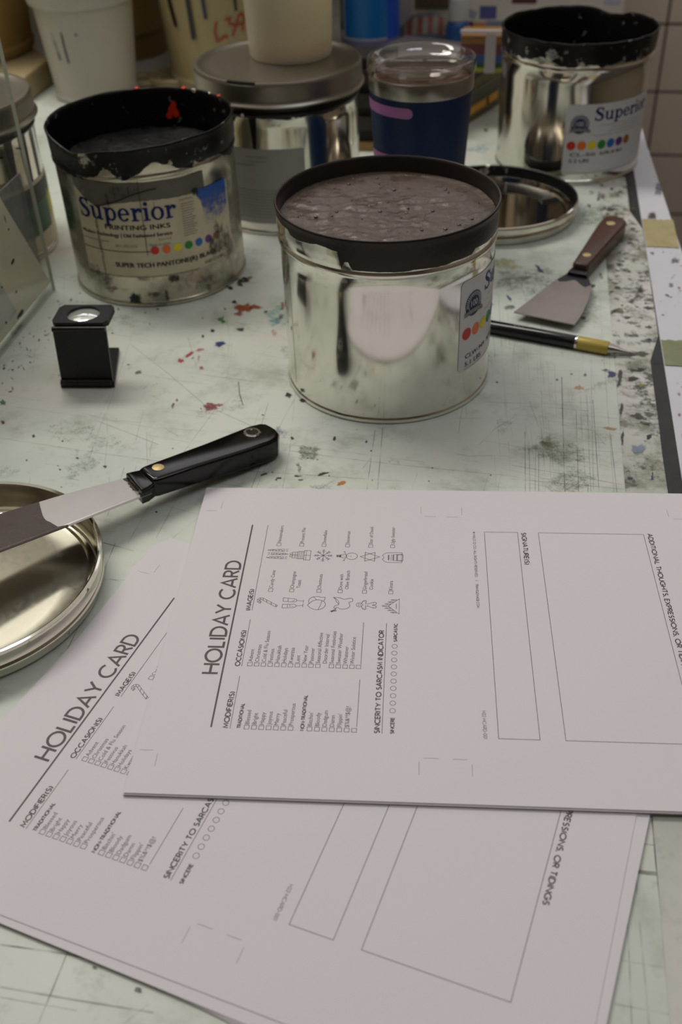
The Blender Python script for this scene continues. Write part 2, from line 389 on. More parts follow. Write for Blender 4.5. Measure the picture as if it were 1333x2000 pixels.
_w = MB(); _w.add([(-3, -3, 0), (3, -3, 0), (3, 3, 0), (-3, 3, 0)], [(0, 1, 2, 3)])
_wx = MB()
ou = _gx.dot(UX); oz = _g[1].z
_wx.add([(-2.6-ou, FZ-oz, 0), (1.6-ou, FZ-oz, 0), (1.6-ou, CZ-oz, 0), (-2.6-ou, CZ-oz, 0), (-2.6-ou, FZ-oz, -.08), (1.6-ou, FZ-oz, -.08), (1.6-ou, CZ-oz, -.08), (-2.6-ou, CZ-oz, -.08)],
        [(0, 1, 2, 3), (7, 6, 5, 4), (0, 4, 5, 1), (1, 5, 6, 2), (2, 6, 7, 3), (3, 7, 4, 0)])
o = _wx.build('wall_back', tile_mat(), smooth=None); o['kind'] = 'structure'
o.matrix_world = Matrix((( UX.x, 0, -VX.x, tw(ou, WV).x), (UX.y, 0, -VX.y, tw(ou, WV).y), (0, 1, 0, oz), (0, 0, 0, 1)))
def room_box(name, u0, u1, v0, v1, z0, z1, m):
    mb = MB().box(u0, u1, v0, v1, z0, z1, fn=lambda u, v, z: tuple(tw(u, v, z))); return struct(mb, name, m)
room_box('floor', -2.6, 1.6, -1.9, WV, FZ-.08, FZ, M_FLOOR)
room_box('ceiling', -2.6, 1.6, -1.9, WV, CZ, CZ+.08, M_CEIL)
room_box('wall_left', -2.68, -2.6, -1.9, WV, FZ, CZ, M_WALL)
room_box('wall_right', 1.6, 1.68, -1.9, WV, FZ, CZ, M_WALL)
room_box('wall_front', -2.6, 1.6, -1.98, -1.9, FZ, CZ, M_WALL)

# frosted window high on the back wall, and an unseen shelf added to shade the tubs (both above the picture)
def emit(name, rgb, st):
    k = NT(name); k.pin('Base Color', (.8, .8, .8, 1)); k.pin('Emission Color', (*rgb, 1)); k.pin('Emission Strength', st); return k.m
WU0, WU1, WZ0, WZ1 = -1.5, .95, .80, 1.58
fwm = MB()
for a, b, c, d in ((WU0-.05, WU1+.05, WZ0-.05, WZ0), (WU0-.05, WU1+.05, WZ1, WZ1+.05), (WU0-.05, WU0, WZ0, WZ1), (WU1, WU1+.05, WZ0, WZ1), (-.93, -.88, WZ0, WZ1), (-.30, -.25, WZ0, WZ1), (.33, .38, WZ0, WZ1)): fwm.box(a, b, WV-.035, WV-.002, c, d, 0, lambda u, v, z: tuple(tw(u, v, z)))
fwo = struct(fwm, 'window_1', plain('window frame paint', (150, 142, 130), .6))
for a, b in ((WU0, -.93), (-.88, -.30), (-.25, .33), (.38, WU1)):
    po = MB().box(a, b, WV-.016, WV-.010, WZ0, WZ1, 0, lambda u, v, z: tuple(tw(u, v, z))).build('pane', emit('frosted daylight pane', (.93, .93, 1.0), 1.3), fwo, smooth=None)
room_box('added_shade_shelf', -1.5, -.02, 1.42, WV-.04, .50, .53, plain('brown added shelf', (96, 78, 58), .6))  # unseen shelf board, added to darken the back left
# ------------------------------------------------------------------ light table
def glass_mat():
    k = NT('frosted light table glass'); co = k.coord()
    n1 = k.noise(co, 4.5, 6, .6); n2 = k.noise(co, 17, 7, .65); n3 = k.noise(co, 60, 6, .7); n4 = k.noise(k.mapping(co, (.3, 1, 1)), 9, 5)
    a, b = lin((210, 214, 203)), lin((192, 201, 189))
    c = k.mix(k.step(n1, .35, .65), a, b)
    c = k.mix(k.math('MULTIPLY', k.step(n2, .50, .70), .55), c, lin((146, 152, 136)))
    c = k.mix(k.math('MULTIPLY', k.step(n4, .54, .70), .4), c, lin((214, 196, 188)))
    c = k.mix(k.math('MULTIPLY', k.step(n3, .55, .72), .26), c, lin((118, 120, 104)))
    k.pin('Base Color', c); k.pin('Roughness', k.math('MULTIPLY_ADD', n2, .25, .30)); k.pin('Specular IOR Level', .45)
    return k.m
def paint_mat(name='ink marks and painted light'):
    """stains, scratches, painted shadows and a highlight: colour and density ride on the mesh, noise breaks up the edges"""
    k = NT(name); co = k.coord(); at_ = k.attr('paint'); al = at_.outputs['Alpha']
    n = k.math('ADD', k.math('MULTIPLY', k.noise(co, 700, 4, .7), .55), k.math('MULTIPLY', k.noise(co, 190, 4, .6), .65))
    f = k.step(k.math('ADD', al, k.math('MULTIPLY_ADD', n, 1.9, -1.14)), .25, 1.15)
    k.pin('Base Color', at_.outputs['Color']); k.pin('Roughness', .45); k.pin('Alpha', k.math('MULTIPLY', f, .9)); return k.m
def line_mat():
    k = NT('scratch lines'); co = k.coord(); at_ = k.attr('paint'); n = k.noise(co, 60, 3)
    k.pin('Base Color', at_.outputs['Color']); k.pin('Roughness', .6)
    k.pin('Alpha', k.math('MULTIPLY', k.math('MULTIPLY', at_.outputs['Alpha'], .72), k.step(n, .25, .62))); return k.m
M_GLASS = glass_mat(); M_PAINT = paint_mat(); M_LINE = line_mat()
table = thing('light_table', 'large frosted glass light table stained with ink under all the cans and papers', 'table', tuple(tw(-.6, .8, FZ)))
TI = Matrix.Translation(table.location).inverted()
def tb(mb, name, m, smooth=None, label=None):
    mb.v = [tuple(TI @ Vector(q)) for q in mb.v]; o = mb.build(name, m, table, smooth=smooth)
    if label: o['label'] = label
    return o
U0, U1, U2, U3 = -1.35, .0880, .1160, .1266
V0, V1 = -.25, 2.40
F = lambda u, v, z: tuple(tw(u, v, z))
top = MB().box(U0, U1, V0, V1, -.012, 0, 0, F)
EPS = .00012
def blob(mb, cx, cy, rx, ry, c, a=1.0, rot=0, seed=0, rough=.35, z=EPS, n=22, mat=1, P=at):
    rr = random.Random(seed*7+int(cx)+int(cy)*3); cc = lin(c)
    ks = [1+1.7*rough*rr.uniform(-1, 1) for _ in range(n)]; ks = [max(.25, (ks[i-1]+2.5*ks[i]+ks[(i+1) % n])/4.5) for i in range(n)]
    pts = [P(cx, cy, z)]; cs = [(*cc, a)]
    for fr, al in ((.6, a), (1.15, 0.0)):
        for i in range(n):
            t = 2*pi*i/n; x, y = rx*ks[i]*fr*cos(t), ry*ks[i]*fr*sin(t)
            pts.append(P(cx+x*cos(rot)-y*sin(rot), cy+x*sin(rot)+y*cos(rot), z)); cs.append((*cc, al))
    f = [(0, 1+i, 1+(i+1) % n) for i in range(n)]+[(1+i, 1+n+i, 1+n+(i+1) % n, 1+(i+1) % n) for i in range(n)]
    pw = [Vector(q) for q in pts[:3]]
    if (pw[1]-pw[0]).cross(pw[2]-pw[0]).z < 0: f = [tuple(reversed(q)) for q in f]
    mb.add(pts, f, mat, c=cs)
RED = (150, 52, 40)
for i, (x, y, rx, ry, c, a, rot) in enumerate([
    (478, 601, 19, 13, (160, 70, 30), 1, -.1), (498, 599, 15, 6, (160, 70, 30), .9, 0), (466, 612, 8, 6, (160, 80, 40), .8, 0),
    (433, 624, 7, 7, (52, 124, 40), 1, 0), (430, 671, 13, 6, (28, 52, 110), 1.1, -.2), (458, 589, 5, 4, (30, 28, 26), 1, 0), (470, 643, 8, 5, (50, 56, 56), 1, .2), (415, 645, 5, 4, (60, 56, 50), 1, 0),
    (397, 656, 4, 3, (60, 60, 58), 1, 0), (520, 608, 5, 3, (90, 90, 84), .9, 0), (372, 690, 11, 4, (176, 50, 64), 1, -.6), (353, 704, 8, 5, (176, 50, 64), .9, .3), (392, 682, 10, 4, (180, 70, 80), .75, -.2), (394, 718, 5, 5, (180, 60, 70), .8, 0), (388, 700, 4, 10, (180, 80, 90), .5, .2),
    (411, 793, 15, 9, (140, 50, 46), 1, .1), (428, 790, 8, 4, (150, 60, 56), .7, 0), (270, 727, 9, 4, (110, 84, 74), .9, -.4), (338, 790, 3, 8, (120, 96, 66), .8, .4), (346, 781, 3, 5, (120, 80, 70), .7, 0),
    (543, 612, 24, 24, (150, 196, 186), .62, 0), (540, 626, 14, 7, (140, 180, 200), .7, 0), (549, 618, 5, 6, (150, 60, 50), .8, 0), (553, 596, 5, 12, (160, 80, 60), .7, 0), (535, 648, 8, 8, (196, 140, 140), .6, 0),
    (478, 546, 18, 7, (40, 32, 24), 1, -.3), (488, 541, 8, 4, (190, 120, 40), .8, -.3), (470, 556, 8, 4, (30, 28, 26), 1, 0), (450, 562, 6, 4, (24, 22, 22), 1, 0),
    (602, 884, 24, 15, (112, 124, 96), .72, 0), (614, 879, 7, 5, (196, 200, 190), .9, 0), (515, 926, 9, 2.5, (40, 44, 48), 1, -.2), (546, 933, 6, 2, (48, 48, 50), 1, 0), (581, 929, 9, 2, (36, 38, 42), 1, 0), (588, 936, 6, 2, (60, 60, 60), .9, 0), (633, 924, 14, 3, (30, 32, 34), 1, -.35), (666, 943, 9, 5, (196, 122, 40), 1, -.3),  # pale blob on the green-grey stain is a painted highlight
    (571, 855, 5, 3, (40, 40, 40), 1, .5), (563, 771, 7, 6, (26, 24, 24), 1, 0), (592, 782, 7, 4, (24, 22, 24), 1, .5), (545, 845, 22, 12, (120, 134, 160), .5, 0), (653, 856, 3, 4, (50, 50, 50), 1, 0), (716, 862, 3, 3, (60, 60, 60), 1, 0), (585, 912, 5, 12, (120, 124, 110), .6, -.3),
    (65, 851, 4, 3, (60, 56, 50), 1, 0), (122, 861, 3, 2, (60, 60, 56), 1, 0), (151, 894, 3, 2, (50, 50, 46), 1, 0), (205, 910, 5, 3, (40, 40, 38), 1, .3), (305, 999, 3, 2, (40, 40, 40), 1, 0), (52, 898, 4, 3, (120, 110, 80), .9, 0), (5, 825, 4, 4, (120, 50, 40), 1, 0), (5, 785, 7, 6, (60, 110, 80), .9, 0), (20, 764, 5, 2, (110, 60, 50), .9, 0),
    (130, 838, 60, 30, (160, 166, 148), .42, 0), (190, 860, 50, 26, (156, 168, 152), .4, .2), (300, 760, 60, 22, (196, 180, 168), .3, 0),
    (1080, 880, 62, 34, (128, 136, 104), .62, .2), (1118, 935, 60, 26, (124, 140, 116), .55, 0), (1072, 868, 15, 6, (122, 112, 64), .9, .4), (1196, 731, 11, 8, (44, 62, 110), 1, .2), (1188, 724, 12, 4, (60, 80, 120), .7, .2), (1132, 756, 12, 6, (206, 156, 110), .8, .2), (1192, 836, 20, 3, (180, 130, 80), .8, .15),
    (1144, 731, 4, 4, (80, 84, 80), .9, 0), (1055, 526, 4, 14, (50, 70, 100), 1, -.7), (995, 581, 3, 9, (50, 80, 120), 1, -.6), (995, 600, 12, 5, (100, 106, 96), .8, 0), (1000, 548, 40, 28, (128, 128, 112), .60, 0), (985, 514, 40, 12, (176, 172, 110), .7, .1), (1070, 555, 60, 40, (140, 148, 130), .5, 0), (1150, 600, 40, 50, (170, 178, 160), .5, 0), (1180, 420, 70, 30, (140, 152, 136), .6, 0),  # soft green patches ending this row are shadows painted onto the glass
    (945, 190, 8, 3, (60, 70, 66), .8, 0), (935, 290, 25, 10, (130, 168, 190), .55, 0), (950, 253, 5, 4, (80, 100, 100), .9, 0),
    (1220, 640, 22, 30, (150, 156, 130), .6, 0), (1140, 620, 5, 5, (60, 70, 60), .9, 0), (1233, 1699, 3, 6, (50, 54, 50), 1, 0), (185, 1889, 6, 4, (90, 90, 84), .8, 0), (269, 1933, 8, 7, (70, 70, 66), .9, 0), (1310, 1720, 40, 40, (130, 142, 140), .45, 0)]):
    blob(top, x, y, rx, ry, c, a, rot, i)
for i in range(60):                       # black crumbs along the holder's foot
    t = R_.random(); x = 150-165*t+R_.gauss(0, 10)+4; y = 575+165*t+R_.gauss(0, 16)+14
    if (y-566) > -(x-108)*1.24+6: blob(top, x, y, R_.choice([1, 1.4, 2, 2, 3, 5]), R_.choice([.9, 1.2, 1.6, 2.4]), (52, 49, 42), R_.uniform(.7, 1.05), R_.uniform(0, 3), 300+i)
for i in range(70):                       # specks all over
    x, y = R_.uniform(0, 1190), R_.uniform(560, 1000); k = R_.uniform(.8, 2.4); blob(top, x, y, k*1.3, k, R_.choice([(60, 58, 52), (80, 60, 50), (70, 90, 80), (90, 60, 60)]), R_.uniform(.6, 1), 0, 400+i)
for i in range(26):                       # soft clouds of washed ink
    x, y = R_.uniform(0, 1190), R_.uniform(560, 1000); blob(top, x, y, R_.uniform(14, 46), R_.uniform(7, 20), R_.choice([(150, 158, 138), (176, 160, 150), (150, 166, 158), (186, 182, 170), (150, 150, 130)]), R_.uniform(.34, .5), R_.uniform(-.4, .4), 500+i)
for i in range(30):
    x, y = R_.uniform(1150, 1240), R_.uniform(370, 560); blob(top, x, y, R_.uniform(3, 12), R_.uniform(2, 6), R_.choice([(60, 64, 56), (90, 98, 82), (40, 42, 40)]), R_.uniform(.5, 1), R_.uniform(0, 3), 560+i)
def scratch(p, wd=.00035, c=(92, 100, 88), a=.55):
    P = [at(x, y, 0) for x, y in p]; v = []; cc = lin(c)
    for i, q in enumerate(P):
        d = (P[min(i+1, len(P)-1)]-P[max(i-1, 0)]).normalized(); s_ = Vector((-d.y, d.x, 0))*wd/2
        v += [(q.x+s_.x, q.y+s_.y, EPS*.6), (q.x-s_.x, q.y-s_.y, EPS*.6)]
    top.add(v, [(2*i, 2*i+1, 2*i+3, 2*i+2) for i in range(len(P)-1)], 2, c=[(*cc, a)]*len(v))
for p, wd, a in [([(1027, 959), (1026, 842)], .5, .9), ([(1036, 959), (1034, 860)], .4, .7), ([(1046, 959), (1047, 858)], .4, .5), ([(1053, 959), (1053, 880)], .45, .7), ([(1104, 960), (1098, 735)], .6, .95), ([(1131, 959), (1126, 800)], .5, .85), ([(1155, 959), (1146, 760)], .4, .6), ([(1160, 957), (1155, 700)], .4, .55), ([(1171, 959), (1159, 780)], .5, .8), ([(1206, 960), (1193, 845)], .45, .8),
    ([(1200, 960), (1176, 640)], .4, .45), ([(1000, 935), (1120, 945), (1220, 955)], .5, .75), ([(1000, 908), (1100, 925), (1215, 946)], .5, .7), ([(1050, 880), (1110, 895), (1190, 910)], .45, .6), ([(1100, 785), (1160, 786)], .5, .6), ([(1080, 848), (1100, 843)], .4, .6), ([(1080, 862), (1104, 895)], .4, .6), ([(1104, 957), (1135, 940)], .4, .7),
    ([(0, 855), (200, 885), (420, 915), (800, 940)], .45, .65), ([(186, 820), (260, 848), (310, 868)], .5, .7), ([(255, 672), (330, 730), (400, 790), (500, 835)], .4, .75), ([(0, 790), (180, 815), (300, 835), (560, 850)], .4, .5), ([(555, 878), (640, 890), (760, 905), (1010, 930)], .45, .6), ([(540, 865), (700, 885), (830, 902)], .4, .5),
    ([(738, 955), (748, 835)], .5, .7), ([(717, 955), (733, 840)], .5, .7), ([(490, 955), (520, 880), (575, 780)], .45, .65), ([(500, 955), (545, 850)], .4, .45), ([(552, 955), (566, 880), (570, 845)], .35, .5), ([(262, 640), (200, 830)], .35, .5), ([(280, 800), (265, 860)], .3, .5), ([(160, 880), (215, 770)], .3, .35),
    ([(250, 1060), (320, 935), (420, 800)], .4, .6), ([(225, 1060), (180, 1170), (110, 1310)], .5, .7), ([(200, 1060), (300, 1080), (400, 1000)], .35, .45), ([(215, 1130), (235, 1135)], .4, .8), ([(196, 1057), (262, 1076)], .5, .8), ([(200, 1130), (300, 1135)], .4, .5), ([(205, 960), (320, 985), (400, 1008)], .35, .5), ([(305, 1050), (400, 870)], .35, .5),
    ([(0, 1844), (100, 1858), (202, 1875), (330, 1893)], .9, .75), ([(137, 1846), (105, 1925), (74, 2000)], .7, .7), ([(0, 1927), (150, 1953), (300, 1977)], .9, .5), ([(0, 1947), (150, 1973)], .6, .4), ([(240, 2000), (290, 1960)], .5, .4),
    ([(1233, 1699), (1265, 1704), (1333, 1710)], 2.2, .8), ([(1230, 1643), (1333, 1658)], .5, .7), ([(1242, 1706), (1255, 1850), (1269, 2000)], .8, .65), ([(1274, 1594), (1283, 1690), (1294, 1785), (1308, 1890), (1321, 2000)], .9, .85), ([(1224, 1751), (1230, 1870), (1235, 2000)], .6, .6), ([(1307, 1594), (1318, 1690), (1333, 1785)], .8, .7), ([(1291, 1594), (1305, 1700), (1328, 1850)], .5, .5), ([(1200, 1960), (1333, 1985)], .6, .5), ([(1215, 1875), (1333, 1895)], .7, .35),
    ([(466, 745), (468, 768), (475, 791)], .9, .9)]:
    scratch(p, wd*.001, (40, 50, 110) if p[0] == (466, 745) else (88, 95, 84), a*.85)
for i in range(230):
    x, y = R_.uniform(-20, 1200), R_.uniform(470, 1000)
    k = R_.random(); L = R_.uniform(20, 170)
    ang = (R_.gauss(.14, .05) if k < .55 else R_.gauss(1.75, .12) if k < .85 else R_.uniform(0, 3.1)); L *= (.6 if k > .55 else 1)
    b = R_.gauss(0, .03)*L; scratch([(x, y), (x+L/2*cos(ang)-b*sin(ang), y+L/2*sin(ang)+b*cos(ang)), (x+L*cos(ang), y+L*sin(ang))], R_.uniform(.00018, .0004), (84, 92, 80), R_.uniform(.25, .75))
for i in range(60):                       # square cutting grid near the right of the glass
    y = R_.uniform(660, 950); x = R_.uniform(960, 1180); scratch([(x, y), (x+R_.uniform(40, 120), y+R_.uniform(2, 12))], .00022, (110, 116, 100), R_.uniform(.25, .6))
    scratch([(x, y), (x-R_.uniform(0, 5)-3, y-R_.uniform(50, 120))], .00022, (110, 116, 100), R_.uniform(.25, .6))
tb(top, 'glass_top', [M_GLASS, M_PAINT, M_LINE])

def tape_mat():
    k = NT('grimy taped edge'); co = k.coord(); n1 = k.noise(co, 26, 7, .68); n2 = k.noise(co, 75, 6, .7); n3 = k.noise(co, 8, 4)
    gr = k.math('MULTIPLY_ADD', k.attr('mask').outputs['Fac'], .75, .10)
    c = k.mix(k.step(n3, .4, .6), lin((186, 188, 176)), lin((204, 203, 196)))
    c = k.mix(k.math('MULTIPLY', k.step(n1, .44, .62), gr), c, lin((104, 104, 80)))
    c = k.mix(k.math('MULTIPLY', k.step(n2, .52, .64), gr), c, lin((40, 42, 38)))
    k.pin('Base Color', c); k.pin('Roughness', .5); k.bump(n1, .4, .001); return k.m
ed = MB(); n = 60
for i in range(n):                        # ragged strip of old tape between glass and gasket
    v0, v1 = V0+(V1-V0)*i/n, V0+(V1-V0)*(i+1)/n
    g = lambda v: (U3-.0008 if .79 < v < 1.075 else U2)+.0012*mn.noise(Vector((v*40, 3, 0)))
    gm = lambda v: max(0.0, min(1.0, (v-.50)/.12))
    ed.add([F(U1-.0003, v0, .0004), F(g(v0), v0, .0006), F(g(v1), v1, .0006), F(U1-.0003, v1, .0004)], [(0, 1, 2, 3)], a=[gm(v0), gm(v0), gm(v1), gm(v1)])
for i in range(150):
    u, v = R_.uniform(U1, U2+.006), R_.uniform(.72, 1.3)
    if v < .80 and R_.random() < .6: continue
    k = R_.uniform(.0008, .0042); blob(ed, u, v, k, k*R_.uniform(.6, 1.6), R_.choice([(26, 26, 26), (34, 36, 32), (60, 62, 48), (96, 92, 50)]), R_.uniform(.5, .95), 0, i, mat=1, z=.0009, P=lambda a, b, z: F(a, b, z))
for (x, y, rx, ry, c) in [(1240, 722, 14, 3, (40, 48, 46)), (1236, 738, 12, 5, (30, 36, 40)), (1253, 721, 8, 4, (30, 34, 40)), (1254, 752, 6, 4, (140, 132, 40)), (1250, 690, 24, 6, (70, 72, 60)), (1246, 812, 16, 6, (70, 68, 56)), (1268, 852, 5, 5, (24, 24, 24)), (1246, 876, 16, 10, (130, 144, 166)), (1232, 932, 8, 3, (50, 64, 90)), (1214, 800, 4, 18, (60, 60, 46)), (1217, 850, 4, 14, (44, 44, 38)), (1212, 735, 5, 20, (70, 66, 50)), (1275, 930, 3, 8, (50, 64, 100)), (1262, 826, 14, 4, (60, 60, 50)), (1225, 690, 20, 5, (50, 54, 46))]:
    blob(ed, x, y, rx, ry, c, 1, .1, int(x), z=.0009, mat=1)
tb(ed, 'edge_tape', [tape_mat(), M_PAINT])
gk = MB().box(U1, U3, V0, V1, -.012, .0003, 0, F)
tb(gk, 'rubber_gasket', plain('black rubber gasket', (38, 38, 38), .55, var=.55, vscale=60, bump=.5))
def edge_u(v): return .1474-.0465*(min(v, 1.35)-1.2476)
rim = MB(); ns = 24
for i in range(ns):
    v0, v1 = V0+(V1-V0)*i/ns, V0+(V1-V0)*(i+1)/ns
    rim.add([F(U3, v0, .0012), F(edge_u(v0), v0, .0012), F(edge_u(v1), v1, .0012), F(U3, v1, .0012), F(U3, v0, -.02), F(edge_u(v0), v0, -.02), F(edge_u(v1), v1, -.02), F(U3, v1, -.02)], [(0, 1, 2, 3), (1, 5, 6, 2), (0, 3, 7, 4)])
for i in range(70):
    v = R_.uniform(.55, 1.02); u = R_.uniform(U3+.002, edge_u(v)-.002); k = R_.uniform(.0004, .0016); blob(rim, u, v, k, k*R_.uniform(.6, 2), R_.choice([(70, 70, 76), (60, 64, 80), (150, 110, 100)]), R_.uniform(.5, 1), 0, i, z=.0014, P=lambda a, b, z: F(a, b, z))
for x, y, rx, ry in ((1275, 493, 6, 4), (1312, 556, 6, 4), (1304, 576, 6, 3), (1320, 508, 9, 8), (1290, 365, 10, 18)): blob(rim, x, y, rx, ry, (90, 94, 110), .8, .3, int(x), z=.0014)
tb(rim, 'rim_cover', [plain('white rim cover', (206, 206, 212), .6, var=.05, vscale=60), M_PAINT])
def tape_piece(p0, p1, seed):
    mbt = MB(); v0 = p0; v1 = p1; k = 14
    for i in range(k):
        a, b = i/k, (i+1)/k; e = lambda t, s_: .0022*mn.noise(Vector((t*9+seed, s_, 0)))
        ua, ub = [(U3+.0004)*(1-t)+(edge_u((v0+v1)/2)-.0002)*t for t in (a, b)]
        mbt.add([F(ua, v0+e(a, 1), .0019), F(ub, v0+e(b, 1), .0019), F(ub, v1+e(b, 7), .0019), F(ua, v1+e(a, 7), .0019)], [(0, 1, 2, 3)])
    return mbt
M_TAPE = plain('yellowed masking tape', (168, 156, 112), .55, var=.3, vscale=60)
t1 = tape_piece(.985, 1.052, 1); blob(t1, 1275, 421, 11, 6, (50, 46, 34), 1, .1, 2, z=.0021)
tb(t1, 'masking_tape', [M_TAPE, M_PAINT])
t2 = tape_piece(.758, .800, 5); tb(t2, 'masking_tape', [plain('green stained masking tape', (128, 132, 96), .55, var=.35, vscale=60), M_PAINT])
# frame and legs under the glass
fr = MB().box(U0, .1266, V0, V0+.04, -.09, -.012, 0, F).box(U0, .1266, V1-.04, V1, -.09, -.012, 0, F).box(U0, U0+.04, V0+.04, V1-.04, -.09, -.012, 0, F).box(.085, .1266, V0+.04, V1-.04, -.09, -.012, 0, F)
M_FRAME = plain('beige table frame', (150, 140, 120), .5)
tb(fr, 'frame', M_FRAME)
for u in (U0+.01, .066):
    for v in (V0+.01, V1-.07): tb(MB().box(u, u+.06, v, v+.06, FZ, -.09, 0, F), 'leg', M_FRAME)

# ------------------------------------------------------------------ ink cans
CAN_H = .1462
PROF = [(0, .003), (.05, .003), (.0790, .003), (.0795, .0008), (.0802, 0), (.0812, .0006), (.0815, .002), (.0812, .0036), (.0803, .0046), (.0803, .010), (.0803, .03), (.0803, .05), (.0803, .07), (.0803, .09), (.0803, .105), (.0803, .1170),
        (.0810, .1180), (.0817, .1192), (.0819, .1206), (.0815, .1220), (.0808, .1230), (.0812, .1246), (.0818, .127), (.0820, .133), (.0821, .140), (.0823, .1432), (.0828, .1444), (.0829, .1454), (.0824, .1462), (.0815, .1463), (.0808, .1458), (.0803, .144), (.0799, .140), (.0798, .125), (.0798, .105), (.0798, .08), (.0798, .055), (.0798, .006)]
def nz(t, z, k, s=0.0): return mn.noise(Vector((cos(t)*k+s, sin(t)*k, z*k/.08)))
def can_body(mat, root, ink, rfn=None, n=192):
    mb = MB().lathe(PROF, n, afn=ink, rfn=rfn)
    return mb.build('can_body', mat, root, smooth=40)
def ink_disc(mat, root, z, R, fn, rings=46, n=150, extra=None, name='ink'):
    mb = MB(); v = [(0, 0, z+fn(0, 0))]; f = []
    for k in range(1, rings+1):
        r = R*k/rings
        for i in range(n):
            t = 2*pi*i/n; x, y = r*cos(t), r*sin(t); v.append((x, y, z+fn(x, y)))
    f += [(0, 1+i, 1+(i+1) % n) for i in range(n)]
    for k in range(rings-1):
        f += [(1+k*n+i, 1+(k+1)*n+i, 1+(k+1)*n+(i+1) % n, 1+k*n+(i+1) % n) for i in range(n)]
    mb.add(v, f)
    if extra: extra(mb)
    return mb.build(name, mat, root, smooth=80)
def cylT(R, a0):
    return lambda x, y, z: ((R+z)*cos(a0+x/R), (R+z)*sin(a0+x/R), y)
def label_sheet(mb, R, a0, w_, z0, z1, mat, cr=.003, off=.0003):
    n = 40
    for i in range(n):
        x0, x1 = w_*i/n, w_*(i+1)/n
        ins = lambda x: (cr-sqrt(max(0, cr*cr-(cr-min(x, w_-x))**2)) if min(x, w_-x) < cr else 0)
        T = cylT(R, a0); a, b = ins(x0), ins(x1)
        mb.add([T(x0, z0+a, off), T(x1, z0+b, off), T(x1, z1-b, off), T(x0, z1-a, off)], [(0, 1, 2, 3)], mat)
def new_label(root, a0, z1, code, pounds, extra, dy=0.0):
    """white label: emblem, blue word, seven colour dots, typed lines"""
    R = .0803; z0 = z1-.0745; wd = .118; mb = MB(); label_sheet(mb, R, a0, wd, z0, z1, 0)
    T0 = cylT(R, a0); E1, E2, E3 = .0005, .0007, .0009
    T = lambda dx, dz: (lambda x, y, z: T0(x+dx, y+dz, z))
    serif_word(mb, .0135, T(.0295, z1-.0172), 1, E1, 1.10)
    cx, cz, R0 = .0148, z1-.0205, .0098                 # emblem
    n = 40
    for r1, r0_ in ((1, .66), (.66, .33), (.33, .01)): ring(mb, cx, cz, R0*r1, R0*r1, R0*r0_, R0*r0_, 2, E1, T0, 40)
    for i in range(20):
        t = radians(-10+200*i/19); c_, s_ = cos(t), sin(t); mb.add([T0(cx+r*c_-k*s_, cz+r*s_+k*c_, E2) for r, k in ((R0*.76, -.00035), (R0*.93, -.00035), (R0*.93, .00035), (R0*.76, .00035))], [(0, 1, 2, 3)], 0)
    ring(mb, cx, cz, R0*.70, R0*.70, R0*.66, R0*.66, 0, E2, T0, 28)
    btext(mb, '100', .0046, T(cx-.0041, cz-.0016), 0, .0080, E3)
    rib = [(-.0118, -.0088), (-.0094, -.0072), (-.0112, -.0052), (-.0075, -.0045), (0, -.0036), (.0075, -.0045), (.0112, -.0052), (.0094, -.0072), (.0118, -.0088), (.0070, -.0078), (0, -.0068), (-.0070, -.0078)]
    for i in range(5): mb.add([T0(cx+a, cz+b, E3) for a, b in (rib[1+i+1], rib[1+i+2] if i < 4 else rib[6], rib[11-i-1] if i < 4 else rib[9], rib[11-i] if i else rib[11])], [(0, 1, 2, 3)], 3)
    mb.add([T0(cx+a, cz+b, E3) for a, b in (rib[0], rib[1], rib[2], rib[3], rib[11])], [(0, 1, 2, 3, 4)], 3); mb.add([T0(cx+a, cz+b, E3) for a, b in (rib[8], rib[9], rib[5], rib[6], rib[7])], [(0, 1, 2, 3, 4)], 3)
    for i in range(7): disc(mb, .0078+.01105*i, z1-.0430, .0048, 6+i, E1, T0, 26)
    for k, (x0, x1) in enumerate(((.036, .092), (.05, .098), (.046, .092), (.03, .1))): rect(mb, x0, x1, z1-.0228-.0034*k, z1-.0225-.0034*k, 5, E1, T0)
    btext(mb, code, .0037, T(.0072, z1-.0640+dy), 4, .0275, E1, embolden=.00018); btext(mb, pounds, .0037, T(.0070, z1-.0706+dy), 4, .0215, E1, embolden=.00018)
    btext(mb, extra, .0036, T(.040, z1-.0640+dy), 4, None, E1, embolden=.00018)
    rect(mb, .006, .1, z1-.0728, z1-.0725, 5, E1, T0)
    return mb.build('label', [M_LABEL, M_BLUE, M_NAVY, M_RIB, M_BLK, M_GRY]+DOTS, root, smooth=None)

# --- centre can, full of grey-brown ink
C1 = (.0431, .7356)
can1 = thing('ink_can', 'open tin of grey-brown ink standing in the middle of the table', 'ink can', (*C1, 0), group='ink cans')
def ink1(r, z, t):
    d = degrees(t); d = d if d < 90 else d-360
    if z > .1425 or (r < .0803 and z > .1) : return 1.3
    if z < .118: return -1
    lo = .139 if d < -150 else .1365 if d < -118 else (.1235 if d < -45 else .127)     # lower edge of the smear on the band
    if -116 < d < -112: lo = .130
    lo += .0025*nz(t, 0, 3.1)
    return .5+(z-lo)/.004
can_body(M_TIN, can1, ink1)
def wave1(x, y):
    d = hypot(x, y)/.08; e = 1 if y < .030 else max(.12, 1-(y-.030)/.02)
    a = mn.noise(Vector((x*60, y*140, 1)))*.0016+mn.noise(Vector((x*170, y*260, 5)))*.0008
    return a*e*(1-.6*max(0, d-.75)/.25)+max(0, d-.93)/.07*.0012+mn.noise(Vector((x*25, y*25, 9)))*.0009
